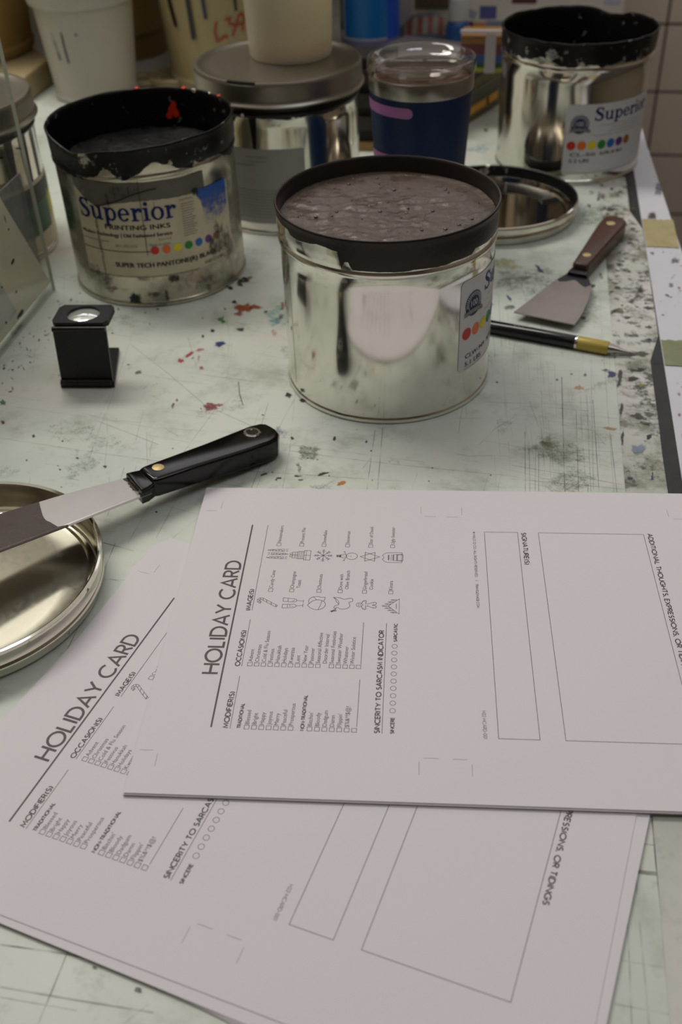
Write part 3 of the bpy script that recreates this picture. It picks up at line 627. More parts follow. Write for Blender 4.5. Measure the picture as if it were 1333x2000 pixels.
def bubbles1(mb):
    for i in range(46):
        t, r = R_.uniform(0, 2*pi), .074*sqrt(R_.random()); k = R_.choice([.0007, .0009, .0012, .0016]); mb.sphere((r*cos(t), r*sin(t), .1325+wave1(r*cos(t), r*sin(t))), k, .75, 1, n=7)
ink_disc([M_INKG, M_BUB], can1, .1325, .0797, wave1, 70, 200, bubbles1)
new_label(can1, radians(-53), .1050, 'CLW-949', '5.1 LBS', 'SUPR')
sm = MB()
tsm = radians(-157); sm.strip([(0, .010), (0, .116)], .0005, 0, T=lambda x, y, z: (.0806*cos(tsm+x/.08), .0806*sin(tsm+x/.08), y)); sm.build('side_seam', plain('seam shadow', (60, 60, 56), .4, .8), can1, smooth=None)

# --- black-ink can on the left
C2 = (-.1639, .9432)
can2 = thing('ink_can', 'grimy dented tin of black ink with torn stained label standing behind the loupe', 'ink can', (*C2, 0), group='ink cans')
def dent2(r, z, t):
    d = degrees(t) % 360
    a = math.exp(-((d-228)/15)**2); b = math.exp(-((d-255)/30)**2); e = math.exp(-((d-205)/22)**2)
    k = max(0, min(1, (z-.085)/.06))
    r2 = r*(1-.055*a*k+.018*e*k)+.0006*nz(t, z, 4)*k
    z2 = z-(.010*a+.004*b)*max(0, min(1, (z-.10)/.045))+.0012*nz(t, 0, 3)*k
    return r2, z2
def ink2(r, z, t):
    if r < .0803 and z > .05: return 1.3
    if z > .143: return 1.1
    if z < .035: return -1
    lo = .1205+.008*nz(t, 0, 2.2, 4)+.003*nz(t, 0, 7)
    d = degrees(t) % 360
    lo += .010*math.exp(-((d-286)/12)**2)+.009*math.exp(-((d-254)/5)**2)
    for dd, zz in ((205, .09), (228, .108), (196, .1)): lo = min(lo, zz) if abs(d-dd) < 2.2 else lo
    return min(1.0, .5+(z-lo)/.007)
can_body(M_TINB, can2, ink2, dent2)
def wave2(x, y): return mn.noise(Vector((x*40, y*40, 2)))*.002+mn.noise(Vector((x*150, y*150, 7)))*.0008+max(0, hypot(x, y)/.08-.85)/.15*.004
def bub2(mb):
    for i in range(26):
        t, r = R_.uniform(0, 2*pi), .07*sqrt(R_.random()); mb.sphere((r*cos(t), r*sin(t), .108+wave2(r*cos(t), r*sin(t))), R_.choice([.001, .0014, .0018]), .7, 1, n=7)
ink_disc([M_INKK, plain('wet black bubble', (8, 8, 8), .04, spec=.8)], can2, .108, .0765, wave2, 50, 150, bub2)
# red smear dried on the inside wall
rs = MB(); a_, z_ = on_cyl(338, 212, C2, .0785, True)
for k, (dx, dz, s_) in enumerate(((0, 0, .0055), (-.004, -.006, .0042), (.003, -.004, .0045), (.0015, .004, .004))):
    nn = 16; rs.add([((.0782)*cos(a_-(dx+s_*.7*cos(2*pi*i/nn)*(1+.3*sin(5*i)))/.078), .0782*sin(a_-(dx+s_*.7*cos(2*pi*i/nn)*(1+.3*sin(5*i)))/.078), z_+dz+s_*sin(2*pi*i/nn)*(1+.25*cos(7*i))) for i in range(nn)], [tuple(range(nn))])
M_REDINK = plain('red orange ink', (214, 52, 22), .4, var=.3, vscale=200)
rs.build('red_smear', M_REDINK, can2, smooth=None)
for px_, py_, s_ in ((267, 172, .0022), (361, 180, .0026), (433, 226, .002)):
    a2, z2 = on_cyl(px_, py_, C2, .0822, True); MB().sphere((.0815*cos(a2), .0815*sin(a2), .1462), s_, .5, n=6).build('red_fleck', M_REDINK, can2)
# old label, torn
lb = MB(); RB = .0803; A0 = radians(-134); T2 = cylT(RB, A0); K = .0803
def a2x(d): return radians(d+134)*K
tear = [(-134, .1080), (-124, .0970), (-116, .0920), (-112, .0945), (-104, .0970), (-90, .0990), (-76, .0990), (-62, .0985), (-52, .0985)]
def tear_z(d):
    for (d0, z0), (d1, z1) in zip(tear, tear[1:]):
        if d0 <= d <= d1: return z0+(z1-z0)*(d-d0)/(d1-d0)+.0008*mn.noise(Vector((d*.4, 0, 0)))
    return tear[-1][1]
ds = [-134+i*1.5 for i in range(74)]
for d0, d1 in zip(ds, ds[1:]):
    z0a, z0b = .0300+.0006*mn.noise(Vector((d0*.3, 4, 0))), .0300+.0006*mn.noise(Vector((d1*.3, 4, 0)))
    lb.add([T2(a2x(d0), z0a, .0003), T2(a2x(d1), z0b, .0003), T2(a2x(d1), tear_z(d1), .0003), T2(a2x(d0), tear_z(d0), .0003)], [(0, 1, 2, 3)], 0)
    if d1 < -44: lb.add([T2(a2x(d0), tear_z(d0), .00025), T2(a2x(d1), tear_z(d1), .00025), T2(a2x(d1), .1150, .00025), T2(a2x(d0), .1150, .00025)], [(0, 1, 2, 3)], 1)
TT = lambda d, zz: (lambda x, y, z: T2(a2x(d)+x, zz+y, z))
serif_word(lb, .0172, TT(-131.5, .0815), 2, .0006, 1.0)
btext(lb, 'PRINTING INKS', .0042, TT(-113, .0735), 3, .058, .0006, embolden=.0004)
btext(lb, 'Modern Technology | Old Fashioned Service', .0032, TT(-132, .0668), 3, .0855, .0006, embolden=.0003)
btext(lb, 'Since 1918', .0018, TT(-80, .0628), 4, None, .0006); btext(lb, '(877) 555-1918', .0022, TT(-108, .0575), 4, None, .0006); btext(lb, 'Made in U.S.A.', .0022, TT(-86, .0580), 4, None, .0006)
rect(lb, a2x(-134), a2x(-112), .0615, .0620, 4, .0006, T2); rect(lb, a2x(-134), a2x(-86), .0530, .0536, 3, .0006, T2); rect(lb, a2x(-120), a2x(-56), .0290, .0295, 4, .0007, T2)
for i in range(7): disc(lb, a2x(-83.2+7.25*i), .0540, .0037, 7+i, .0006, T2, 22)
btext(lb, 'SUPER TECH PANTONE(R) BLACK', .0042, TT(-110, .0386), 3, .0965, .0007, embolden=.0005)
btext(lb, 'WBTC32BC', .0030, TT(-52, .0315), 3, .024, .0007)
btext(lb, 'CAUTION', .0020, TT(-64, .0945), 4, .012, .0006)
for i in range(14): rect(lb, a2x(-63.5), a2x(-54-(i % 3)), .0915-.0022*i, .0920-.0022*i, 4, .0006, T2)
cb = lin((34, 84, 170))                 # blue printed corner, worn away downwards
nb = 12
for i in range(nb):
    for j in range(8):
        q = []; c_ = []
        for (ii, jj) in ((i, j), (i+1, j), (i+1, j+1), (i, j+1)):
            z = .1005-.042*jj/8; lft = -52+(3.5*sin(jj/8*3.0) if jj > 1 else 0)-(1.5 if jj > 5 else 0); d = lft+(-26-lft)*ii/nb
            q.append(T2(a2x(d), z, .0008)); c_.append((*cb, max(0, 1.25-1.15*jj/8-.15*(ii == nb or ii == 0))))
        lb.add(q, [(0, 1, 2, 3)], 5, c=c_)
def wipe(d, z, rx, rz, c, a, seed):       # smears of ink over the label
    rr = random.Random(seed); n_ = 20; cc = lin(c); pts = [T2(a2x(d), z, .0009)]; cs = [(*cc, a)]
    for fr, al in ((.6, a), (1.15, 0)):
        for i in range(n_):
            k = 1+.35*rr.uniform(-1, 1); pts.append(T2(a2x(d)+rx*k*fr*cos(2*pi*i/n_), z+rz*k*fr*sin(2*pi*i/n_), .0009)); cs.append((*cc, al))
    lb.add(pts, [(0, 1+i, 1+(i+1) % n_) for i in range(n_)]+[(1+i, 1+n_+i, 1+n_+(i+1) % n_, 1+(i+1) % n_) for i in range(n_)], 5, c=cs)
for i, q in enumerate([(-74, .0255, .0055, .0040, (16, 15, 15), 1.0), (-112, .016, .012, .0018, (120, 30, 60), .6), (-92, .0275, .012, .002, (120, 40, 60), .62), (-88, .012, .007, .003, (60, 60, 60), .8), (-80, .010, .002, .007, (50, 50, 50), .8), (-119, .058, .0018, .045, (30, 28, 26), .66), (-101, .0080, .006, .006, (10, 10, 10), 1.1), (-120, .020, .010, .012, (70, 66, 60), .6), (-52, .013, .014, .010, (90, 84, 78), .6), (-38, .050, .012, .020, (70, 66, 58), .66), (-30, .036, .010, .016, (56, 52, 48), .66), (-53, .100, .004, .004, (14, 14, 14), 1), (-108, .100, .002, .008, (40, 40, 38), .7), (-64, .021, .008, .010, (180, 120, 130), .5), (-128, .030, .010, .010, (90, 84, 74), .55), (-126, .110, .007, .012, (150, 130, 128), .5), (-98, .108, .02, .006, (60, 60, 54), .5), (-45, .046, .004, .010, (50, 46, 40), .8)]): wipe(*q, i)
M_WEAR = paint_mat('worn print and smears')
lb.strip([(a2x(d), z) for d, z in ((-118, .0935), (-112, .0950), (-104, .0985), (-92, .1050), (-82, .1085), (-77, .1090))], .0011, 6, z=.0010, T=T2)
for d, z0, z1, w_ in ((-88, .05, .116, .0005), (-94, .104, .113, .0005), (-103, .100, .113, .0004), (-80, .09, .098, .0004)): lb.strip([(a2x(d), z0), (a2x(d)+.0006, z1)], w_, 6, z=.0010, T=T2)
lb.build('label', [M_LABELD, M_SCRAPE, M_BLUE, M_BLK, M_GRY, M_WEAR, plain('dried ink trickle', (20, 19, 18), .4)]+DOTS, can2, smooth=None)

# --- right can with ink-crusted rim
C3 = (.2774, 1.1924)
can3 = thing('ink_can', 'tin with ink-blackened dark interior standing at the right edge by the tiled wall', 'ink can', (*C3, 0), group='ink cans')
def dent3(r, z, t):
    d = degrees(t) % 360; k = max(0, min(1, (z-.09)/.05))
    a = math.exp(-((d-50)/14)**2)
    return r*(1+.02*math.exp(-((d-345)/30)**2)*k)+.0007*nz(t, z, 5)*k, z-.006*a*max(0, (z-.12)/.026)+.0010*nz(t, 0, 6)*k
def ink3(r, z, t):
    if r < .0803 and z > .01: return 1.4
    if z > .1432: return 1.1
    if z < .1: return -1
    d = degrees(t) % 360; lo = .1245+.0035*nz(t, 0, 4, 8)+.003*nz(t, 0, 11, 3)+.004*math.exp(-((d-228)/13)**2)
    return min(1.0, .5+(z-lo)/.010)
can_body(M_TINR, can3, ink3, dent3)
ink_disc(M_INKK, can3, .07, .0795, lambda x, y: mn.noise(Vector((x*60, y*60, 3)))*.002, 30, 100)
new_label(can3, radians(-105.5), .0860, 'CL-50', '5.2 LBS', 'SUPR AF BLK', .0095)

# --- closed can behind, with white tub on it
C4 = (-.0450, 1.0900)
can4 = thing('ink_can', 'closed tin with lid on, grey paper label, under the frosted tub', 'ink can', (*C4, 0), group='ink cans')
def ink4(r, z, t):
    if z < .03: return -1
    lo = .1160+.0035*nz(t, 0, 3.3, 2)
    d = degrees(t) % 360
    for dd, zz in ((252, .083), (237, .112)): lo = min(lo, zz) if abs(d-dd) < 1.6 else lo
    if 318 < d < 324 and .070 < z < .085: return 1
    return .5+(z-lo)/.004
can_body(M_TINR, can4, ink4)
LID = [(0, .1475), (.03, .1475), (.068, .1475), (.0745, .1478), (.0775, .1492), (.0805, .1505), (.0828, .1500), (.0838, .1482), (.0841, .146), (.0842, .134), (.0846, .1312), (.0856, .1300), (.0864, .1288), (.0862, .1276), (.0852, .1272), (.0844, .128)]
MB().lathe(LID, 160, afn=lambda r, z, t: .62 if (z > .147 and r > .0775 and (235 < degrees(t) % 360 < 258)) else -.3).build('lid', M_TIND, can4, smooth=40)
gl = MB(); label_sheet(gl, .0803, radians(-131), radians(58)*.0803, .012, .0875, 0, .001); TG = cylT(.0803, radians(-131))
for i, (a, b) in enumerate(((.022, .046), (.024, .044), (.010, .03))): rect(gl, a, b, .079-.004*i, .0802-.004*i, 1, .0005, TG)
for i in range(10): rect(gl, .008, .074-(i % 4)*.006, .046-.0031*i, .0468-.0031*i, 1, .0005, TG)
gl.build('label', [M_GLABEL, plain('faint grey type', (128, 128, 122), .7)], can4, smooth=None)
sp = MB(); sp.sphere((.0822*cos(radians(246)), .0822*sin(radians(246)), .1205), .0018, 1, n=6); sp.build('ink_bead', M_CHROME, can4)

# --- closed can on the far left, seen through the holder
C5 = (-.3604, 1.0128)
can5 = thing('ink_can', 'closed tin with green and yellow label seen through the clear holder at left', 'ink can', (*C5, 0), group='ink cans')
def ink5(r, z, t):
    if z < .02: return -1
    d = degrees(t) % 360; lo = .119
    for dd, w_, zz in ((340, 3.5, .05), (354, 2.5, .015), (326, 3, .07), (4, 2, .09)): lo = min(lo, zz) if abs(d-dd) < w_ else lo
    return .5+(z-lo)/.004
can_body(M_TINR, can5, ink5)
MB().lathe(LID, 140, afn=lambda r, z, t: -.3).build('lid', M_TIND, can5, smooth=40)
l5 = MB(); label_sheet(l5, .0803, radians(-85), .0803*radians(105), .006, .074, 0, .001); T5 = cylT(.0803, radians(-85)); D5 = lambda d: radians(d+85)*.0803
for d0, d1, z0, z1, m_ in ((-80, 16, .052, .070, 1), (-80, -2.5, .023, .052, 2), (-.5, 18, .030, .056, 3), (-80, -30, .074, .084, 4)): rect(l5, D5(d0), D5(d1), z0, z1, m_, .0006, T5)
l5.build('label', [M_LABELD, plain('black label band', (26, 26, 34), .5), plain('green label block', (26, 76, 54), .5), plain('yellow label block', (196, 190, 20), .5), plain('tan label block', (120, 110, 80), .5)], can5, smooth=None)

# ------------------------------------------------------------------ tin lids lying upside down
LIDUP = [(0, .0030), (.03, .0030), (.060, .0030), (.0735, .0030), (.0755, .0036), (.0770, .0022), (.0790, .0012), (.0805, .0014), (.0815, .0030), (.0818, .0060), (.0826, .0072), (.0826, .0100), (.0834, .0112), (.0836, .0160), (.0842, .0180), (.0856, .0188), (.0868, .0182), (.0873, .0168), (.0868, .0155), (.0858, .0152), (.0852, .0126), (.0850, .0092), (.0855, .0084), (.0862, .0076), (.0864, .0066), (.0860, .0056), (.0853, .0048), (.0850, .0034), (.0838, .0008), (.0822, .0000), (.0790, .0002), (.06, .001), (0, .001)]
lid1 = MB().lathe([(r, z*1.2 if z > .0045 else z) for r, z in LIDUP], 200, afn=lambda r, z, t: .36 if .0842 < r and z > .017 and (degrees(t) % 360 > 300 or degrees(t) % 360 < 20) else -.4).build('can_lid', M_TINL, loc=(-.2360, .4848, 0), smooth=38)
tag(lid1, 'clean tin lid lying upside down under the black-handled ink knife', 'can lid', 'tin lids')
def ink_l2(r, z, t):
    d = degrees(t) % 360; d = d if d < 300 else d-360
    if z > .006 and r > .0815: return .9 if -8 < d < 62 else .62 if 62 <= d < 130 else -.3
    if r < .078 and 8 < d < 20 and r > .045: return .75
    return -.4
lid2 = MB().lathe(LIDUP, 200, afn=ink_l2).build('can_lid', M_TINBK, loc=(.1720, 1.0470, 0), smooth=38)
tag(lid2, 'tin lid smeared with black ink lying upside down behind the centre can', 'can lid', 'tin lids')

# ------------------------------------------------------------------ plastic tubs and buckets
def frosted(name, c, sub=.35, rough=.42, var=.05):
    return plain(name, c, rough, var=var, vscale=14, sub=sub, spec=.4)
M_FROST = frosted('frosted white plastic', (178, 170, 150)); M_WHITEP = frosted('white plastic', (172, 168, 156), .2); M_AMBER = frosted('yellowed plastic', (150, 122, 70)); M_BEIGE = frosted('beige plastic', (156, 140, 102)); M_CREAM = frosted('cream plastic', (164, 148, 112))
def tub(name, label, c, z, prof, m, group=None, n=96):
    root = thing(name, label, 'tub' if 'tub' in name else 'bucket', (c[0], c[1], z), group=group)
    return root
def shell(prof, th): return prof+[(max(.001, r-th), zz+(th if i == len(prof)-1 else 0)) for i, (r, zz) in reversed(list(enumerate(prof)))]
# frosted tub on the closed can
ft = thing('plastic_tub', 'frosted white plastic tub standing on the closed tin', 'tub', (-.0318, 1.1150, .1476), group='plastic tubs')
pf = [(0, .004), (.036, .004), (.0385, .0005), (.0405, 0), (.0418, .003), (.0425, .02), (.0445, .07), (.0470, .13), (.0490, .134), (.0492, .142), (.0478, .144), (.0462, .141), (.0440, .07), (.0415, .02), (.0400, .006), (0, .006)]
MB().lathe(pf, 96).build('tub_body', M_FROST, ft, smooth=35)
fm = MB(); TF = cylT(.0437, radians(-52)); fm.strip([(0, .0955), (.002, .0925), (.004, .0905), (.003, .088), (0, .087)], .0006, 0, z=.0012, T=TF); fm.strip([(-.003, .1), (-.003, .092)], .0006, 0, z=.0012, T=TF)
fm.build('pen_mark', M_BLK, ft, smooth=None)
# white tub behind the black-ink can
C6 = (-.3195, 1.527)
wt = thing('plastic_tub', 'tall white plastic tub with two dark strokes standing behind the black-ink tin', 'tub', (*C6, 0), group='plastic tubs')
pw_ = [(0, .003), (.052, .003), (.0555, 0), (.0580, .001), (.0590, .004), (.0575, .007), (.0560, .010), (.0610, .06), (.0665, .122), (.0715, .1225), (.0725, .1245), (.0735, .150), (.0715, .152), (.0690, .150), (.0645, .122), (.0545, .012), (0, .008)]
MB().lathe(pw_, 96).build('tub_body', M_WHITEP, wt, smooth=35)
wm = MB()
def sideT(c, rz): return lambda x, y, z: (lambda a, zz: ((rz(zz)+.0006)*cos(a), (rz(zz)+.0006)*sin(a), zz))(*on_cyl(x, y, c, rz(.06)))
for pts, w_ in (([(97, 56), (104, 62), (110, 85), (119, 118)], 3.5), ([(122, 61), (127, 90), (135, 124)], 4.0)): wm.strip(pts, w_, 0, T=sideT(C6, lambda z: .0561+.087*max(0, z-.01)))
disc(wm, 150, 66, 3.6, 0, 0, sideT(C6, lambda z: .0561+.087*max(0, z-.01)), 12)
wm.build('pen_mark', plain('dark marker', (50, 46, 42), .6), wt, smooth=None)
# buckets further back
def bucket(name, label, c, z0, rb, rt, h, m, lip=True):
    root = thing(name, label, 'bucket', (c[0], c[1], z0), group='plastic buckets')
    p = [(0, .004), (rb*.92, .004), (rb*.97, 0), (rb, .003), (rb*1.01, .012), (rb*.985, .016), (rb+(rt-rb)*.5, h*.5), (rt*.985, h*.9)]
    if lip: p += [(rt*1.05, h*.905), (rt*1.06, h*.92), (rt*1.04, h*.94), (rt*1.04, h*.98)]
    p += [(rt*1.06, h), (rt, h*1.003), (rt*.96, h*.98), (rt*.96, h*.9), (rb*.95, .02), (0, .012)]
    MB().lathe(p, 96).build('bucket_body', m, root, smooth=35); return root
tray = thing('plastic_tray', 'cream plastic tray with yellow stain under the amber bucket', 'tray', (-.530, 1.640, 0), TA)
tm = MB().prism([(-.15, -.118), (.146, -.118), (.146, -.03), (.03, .11), (-.15, .11)], 0, .034, bev=.004)
tm.build('tray_body', M_CREAM, tray)
bs = MB(); 
for k, (x, z, r, m_) in enumerate(((.108, .016, .011, 0), (.110, .016, .0055, 1))): bs.add([(x+r*cos(2*pi*i/14)*(1+.2*sin(3*i)), -.1183-.0002*k, z+r*.9*sin(2*pi*i/14)) for i in range(14)], [tuple(range(14))], m_)
bs.build('ink_stain', [plain('yellow stain', (150, 140, 20), .5), plain('dark stain', (40, 40, 16), .5)], tray, smooth=None)
bk1 = bucket('plastic_bucket', 'amber plastic bucket standing on cream tray at far left', (-.530, 1.640), .0345, .104, .116, .22, M_AMBER)
bk2 = thing('plastic_bucket', 'amber plastic bucket between the white tub and the ink-dripped bucket', 'bucket', (-.322, 1.750, 0), group='plastic buckets')
MB().lathe([(0, .004), (.076, .004), (.080, 0), (.081, .034), (.086, .036), (.088, .040), (.0865, .044), (.092, .15), (.096, .25), (.1, .252), (.1, .26), (.094, .26), (.090, .15), (.08, .05), (0, .045)], 96).build('bucket_body', M_AMBER, bk2, smooth=35)
CB3 = (-.122, 1.585)
bk3 = bucket('plastic_bucket', 'cream bucket with dark ink drips and red handwriting behind the closed tin', CB3, 0, .098, .112, .30, M_BEIGE)
RF = lambda z: .0985+.047*z; M_DRIP = [plain('black drip', (14, 14, 16), .35), plain('blue drip', (12, 26, 66), .35)]
for pts, w_, m_ in (([(334, 0), (338, 20), (345, 50)], 6, 0), ([(369, 0), (374, 35), (379, 74)], 8.5, 0), ([(398, 0), (401, 20), (403, 34)], 6.5, 1), ([(459, 0), (461, 18)], 5.5, 0)):
    ex = [(pts[0][0]*2-pts[1][0], pts[0][1]*2-pts[1][1]-40)]+pts
    dr = MB(); dr.strip(ex, w_, 0, T=sideT(CB3, RF)); disc(dr, pts[-1][0], pts[-1][1], w_/2, 0, 0, sideT(CB3, RF), 12); dr.build('ink_drip', M_DRIP[m_], bk3, smooth=None)
hw = MB()
for pts in ([(424, 42), (420, 60), (424, 80), (432, 78), (440, 70), (446, 74)], [(440, 38), (450, 34), (448, 46), (456, 48)], [(455, 70), (462, 46), (466, 30), (472, 25), (476, 34), (474, 60)], [(456, 48), (475, 46)]): hw.strip(pts, 4, 0, T=sideT(CB3, RF))
hw.build('handwriting', plain('red marker', (150, 46, 22), .6), bk3, smooth=None)
for (x, y, k_, lb_) in ((281, 165, 1.0, 'small cream plastic lid lying right behind the black-ink tin'), (338, 163, 1.35, 'larger cream plastic lid lying at the foot of the ink-dripped bucket')):
    q = at(x, y); o = MB().lathe([(r*k_, z*k_) for r, z in [(0, .002), (.020, .002), (.0225, .006), (.025, .0078), (.027, .006), (.027, .001), (.025, 0), (0, 0)]], 64).build('tub_lid', M_CREAM, loc=(q.x, q.y+.01, .001), smooth=40)
    tag(o, lb_, 'lid', 'cream plastic lids')

# ------------------------------------------------------------------ tumbler
C7 = (.0862, .9525)
tum = thing('tumbler', 'navy insulated tumbler with pink stripes and clear lid standing behind the centre can', 'tumbler', (*C7, 0))
def rt_(z): return .0355+(.0462-.0355)*min(1, z/.160)
MB().lathe([(0, .002), (.032, .002), (.034, 0), (.0355, .002)]+[(rt_(z), z) for z in (.02, .05, .08, .11, .14, .158)], 128).build('cup_body', plain('navy powder coat', (4, 32, 72), .42, spec=.3), tum, smooth=40)
MB().lathe([(rt_(.158), .158), (.0464, .1595), (.0466, .171), (.0462, .1722), (.0455, .171), (.044, .15), (.038, .09), (.034, .03), (0, .03)], 128).build('steel_cup', M_STEEL, tum, smooth=40)
M_CLEAR = pane('clear lid plastic', (244, 238, 232), .975, .03, 1.75)
MB().lathe([(.0440, .1690), (.0475, .1722), (.0480, .1740), (.0477, .1815), (.0470, .1838), (.0452, .1843), (.0425, .1828), (.0395, .1790), (.0375, .1762), (.0360, .1756), (0, .1756), (0, .1732), (.037, .1732), (.0405, .1760), (.0430, .1780), (.0440, .1760)], 128).build('clear_lid', M_CLEAR, tum, smooth=50)
ink_disc(plain('brown drink', (74, 52, 34), .15, var=.6, vscale=60), tum, .1655, .0438, lambda x, y: .0006*mn.noise(Vector((x*90, y*90, 0))), 14, 48, name='drink')
st = MB(); sw = MB(); a1, _ = on_cyl(797, 222, C7, .0445); zc = on_cyl(770, 219, C7, .0448)[1]; a0_ = a1-radians(135); nS = 40
for i in range(nS):
    f0, f1 = a0_+(a1-a0_)*i/nS, a0_+(a1-a0_)*(i+1)/nS; hh = .0046
    st.add([((rt_(z)+.0004)*cos(a), (rt_(z)+.0004)*sin(a), z) for a, z in ((f0, zc-hh), (f1, zc-hh), (f1, zc+hh), (f0, zc+hh))], [(0, 1, 2, 3)])
st.add([((rt_(zc+.0046*sin(t))+.0004)*cos(a1+.0046/.045*cos(t)), (rt_(zc+.0046*sin(t))+.0004)*sin(a1+.0046/.045*cos(t)), zc+.0046*sin(t)) for t in [radians(-90+180*i/12) for i in range(13)]], [tuple(range(13))])
a2_, z2_ = on_cyl(738, 284, C7, .039); a3_, z3_ = on_cyl(768, 300, C7, .039); a2_ -= 2*pi if a2_ > 0 else 0
for i in range(16):
    f = lambda q: (a2_-radians(30)+(a3_+radians(25)-a2_+radians(30))*q/16, z2_+(z3_-z2_)*((a2_-radians(30)+(a3_-a2_+radians(55))*q/16)-a2_)/(a3_-a2_))
    (fa, za), (fb, zb) = f(i), f(i+1); sw.add([((rt_(z)+.0004)*cos(a), (rt_(z)+.0004)*sin(a), z) for a, z in ((fa, za-.016), (fb, zb-.016), (fb, zb), (fa, za))], [(0, 1, 2, 3)])
M_PINK = plain('pink stripe', (164, 104, 160), .45)
st.build('pink_stripe', M_PINK, tum, smooth=40); sw.build('pink_stripe', M_PINK, tum, smooth=40)

# ------------------------------------------------------------------ linen tester (folding loupe)
lo = at(122, 757); lr = at(222, 757)-lo; LW = lr.length; la = atan2(lr.y, lr.x)
lp = thing('folding_loupe', 'black folding magnifier loupe standing open beside the clear holder', 'loupe', (lo.x, lo.y, 0), la)
b_ = MB(); b_.prism([(-.001, 0), (LW+.001, 0), (LW-.001, .012), (LW-.0085, .060), (-.006, .060)], 0, .0028); b_.build('base_plate', M_LOUPE, lp, smooth=None)
v_ = MB(); sh = .0030; up = .0535
v_.add([(0, .001, .004), (LW, .001, .004), (LW+sh, -.001, up), (sh, -.001, up), (0, .0035, .004), (LW, .0035, .004), (LW+sh, .0015, up), (sh, .0015, up)], [(0, 1, 2, 3), (5, 4, 7, 6), (1, 5, 6, 2), (4, 0, 3, 7), (3, 2, 6, 7), (0, 4, 5, 1)])
v_.build('upright_plate', M_LOUPE, lp, smooth=None)
tpl = MB(); zz = up+.0005; N_ = 28; cx, cy, rr = LW/2+sh+.0005, .0150, .0132
out = []; 
for i in range(N_):
    t = 2*pi*i/N_; c_, s_ = cos(t), sin(t); k = min((LW/2+.001)/max(1e-6, abs(c_)), .0150/max(1e-6, abs(s_))); out.append((cx+k*c_, cy+k*s_))
tv = [(x, y, zz+dz) for dz in (0, .0045) for x, y in out]+[(cx+rr*cos(2*pi*i/N_), cy+rr*sin(2*pi*i/N_)*.95, zz+dz) for dz in (0, .0045) for i in range(N_)]
tf = []
for i in range(N_):
    j = (i+1) % N_; tf += [(i, j, N_+j, N_+i), (N_+i, N_+j, 3*N_+j, 3*N_+i), (j, i, 2*N_+i, 2*N_+j), (2*N_+j, 2*N_+i, 3*N_+i, 3*N_+j)]
tpl.add(tv, tf); tpl.build('top_plate', M_LOUPE, lp, smooth=30)
MB().lathe([(0, .0048), (.005, .0045), (.0095, .0036), (.0132, .0020), (.0132, .0010), (0, .0010)], 48).build('lens', plain('lens glass', (196, 206, 198), .08, trans=.55), lp, loc=(cx, cy, zz), smooth=60)
M_HINGE = plain('worn black hinge', (30, 28, 26), .3, .4)
for p_, r_h in (([(0, 0, .0052), (LW*.32, 0, .0052)], .0024), ([(LW*.33, 0, .0052), (LW*.98, 0, .0052)], .0026), ([(sh, -.001, up), (LW+sh, -.001, up)], .0022)): MB().tube(p_, r_h, 12).build('hinge', M_HINGE, lp, smooth=40)

# ------------------------------------------------------------------ knives
def frame_mw(o, ax, y, n): m = Matrix((ax, y, n)).transposed().to_4x4(); m.translation = o; return m
A = at(508, 868, .0100); B = at(150, 990, .0242); ax = (B-A).normalized(); Yk = Vector((0, 0, 1)).cross(ax).normalized(); Nk = ax.cross(Yk)
kn = thing('ink_knife', 'black-handled ink knife resting on the clean upturned lid', 'knife')
kn.matrix_world = frame_mw(A, ax, Yk, Nk)
mm = .001
# handle outline (x to the tip, y towards the viewer)
hp = [(-14, -6), (-13, -11), (-9, -14), (0, -15.2), (40, -12.2), (80, -10.8), (89, -10.2), (92, -9), (92, 8.6), (88, 10), (60, 10.6), (20, 13.0), (0, 13.2), (-8, 11.5), (-13, 6), (-14.5, 0)]
hh = MB()
def hz(x): return 1.0-.12*max(0, x)/92
hp_m = [(x*mm, y*mm) for x, y in hp]
hh.prism(hp_m, -.0085, .0085, bev=.0028, fn=lambda x, y, z: (x, y, z*hz(x/mm)))
bol = [(91, -10.0), (97, -11.2), (101, -11.6), (102.5, 12.6), (97, 12.2), (91, 9.4)]
hh.prism([(x*mm, y*mm) for x, y in bol], -.0066, .0052, bev=.0012)
kh = hh.build('handle', M_BLACKP, kn, smooth=28)
blp = [(100, -12.6), (120, -15.0), (141, -17.0), (161, -18.0), (186, -19.2), (225, -21), (232, -20), (234, 18), (226, 19.5), (199, 18.2), (170, 17.0), (155, 16.4), (137, 15.0), (118, 13.8), (98, 12.6)]
bl = MB(); nxx = 60
def edge(x, side):
    P = sorted([(a, b) for a, b in blp if (b < 0) == (side < 0)])
    for (a, b), (c, d) in zip(P, P[1:]):
        if a <= x <= c: return b+(d-b)*(x-a)/(c-a)
    return P[0][1] if x < P[0][0] else P[-1][1]
vv = []; aa = []; ff = []; NY = 14
for s_ in (1, -1):
    for i in range(nxx+1):
        x = 95+139*i/nxx; y0, y1 = edge(x, -1), edge(x, 1)
        for j in range(NY+1):
            y = y0+(y1-y0)*(j/(NY-1) if j < NY-1 else 1)-(1.1 if j == NY-1 else 0); vv.append((x*mm, y*mm, (.0004*s_ if j < NY else -.0005+.0001*s_)))
            inkx = 161+5*min(1, j/6)-(9 if j > 12 else (j-8)*.8 if j > 8 else 0)
            aa.append(max(.5+(x-inkx)/4, .5+(103.5+3.0*mn.noise(Vector((j*.55, 3, 0)))-x)/3) if s_ > 0 else .5+(x-140)/6)
q = (nxx+1)*(NY+1)
for s_ in (0, 1):
    for i in range(nxx):
        for j in range(NY):
            k = s_*q+i*(NY+1)+j; f_ = (k, k+NY+1, k+NY+2, k+1); ff.append(f_ if s_ == 0 else tuple(reversed(f_)))
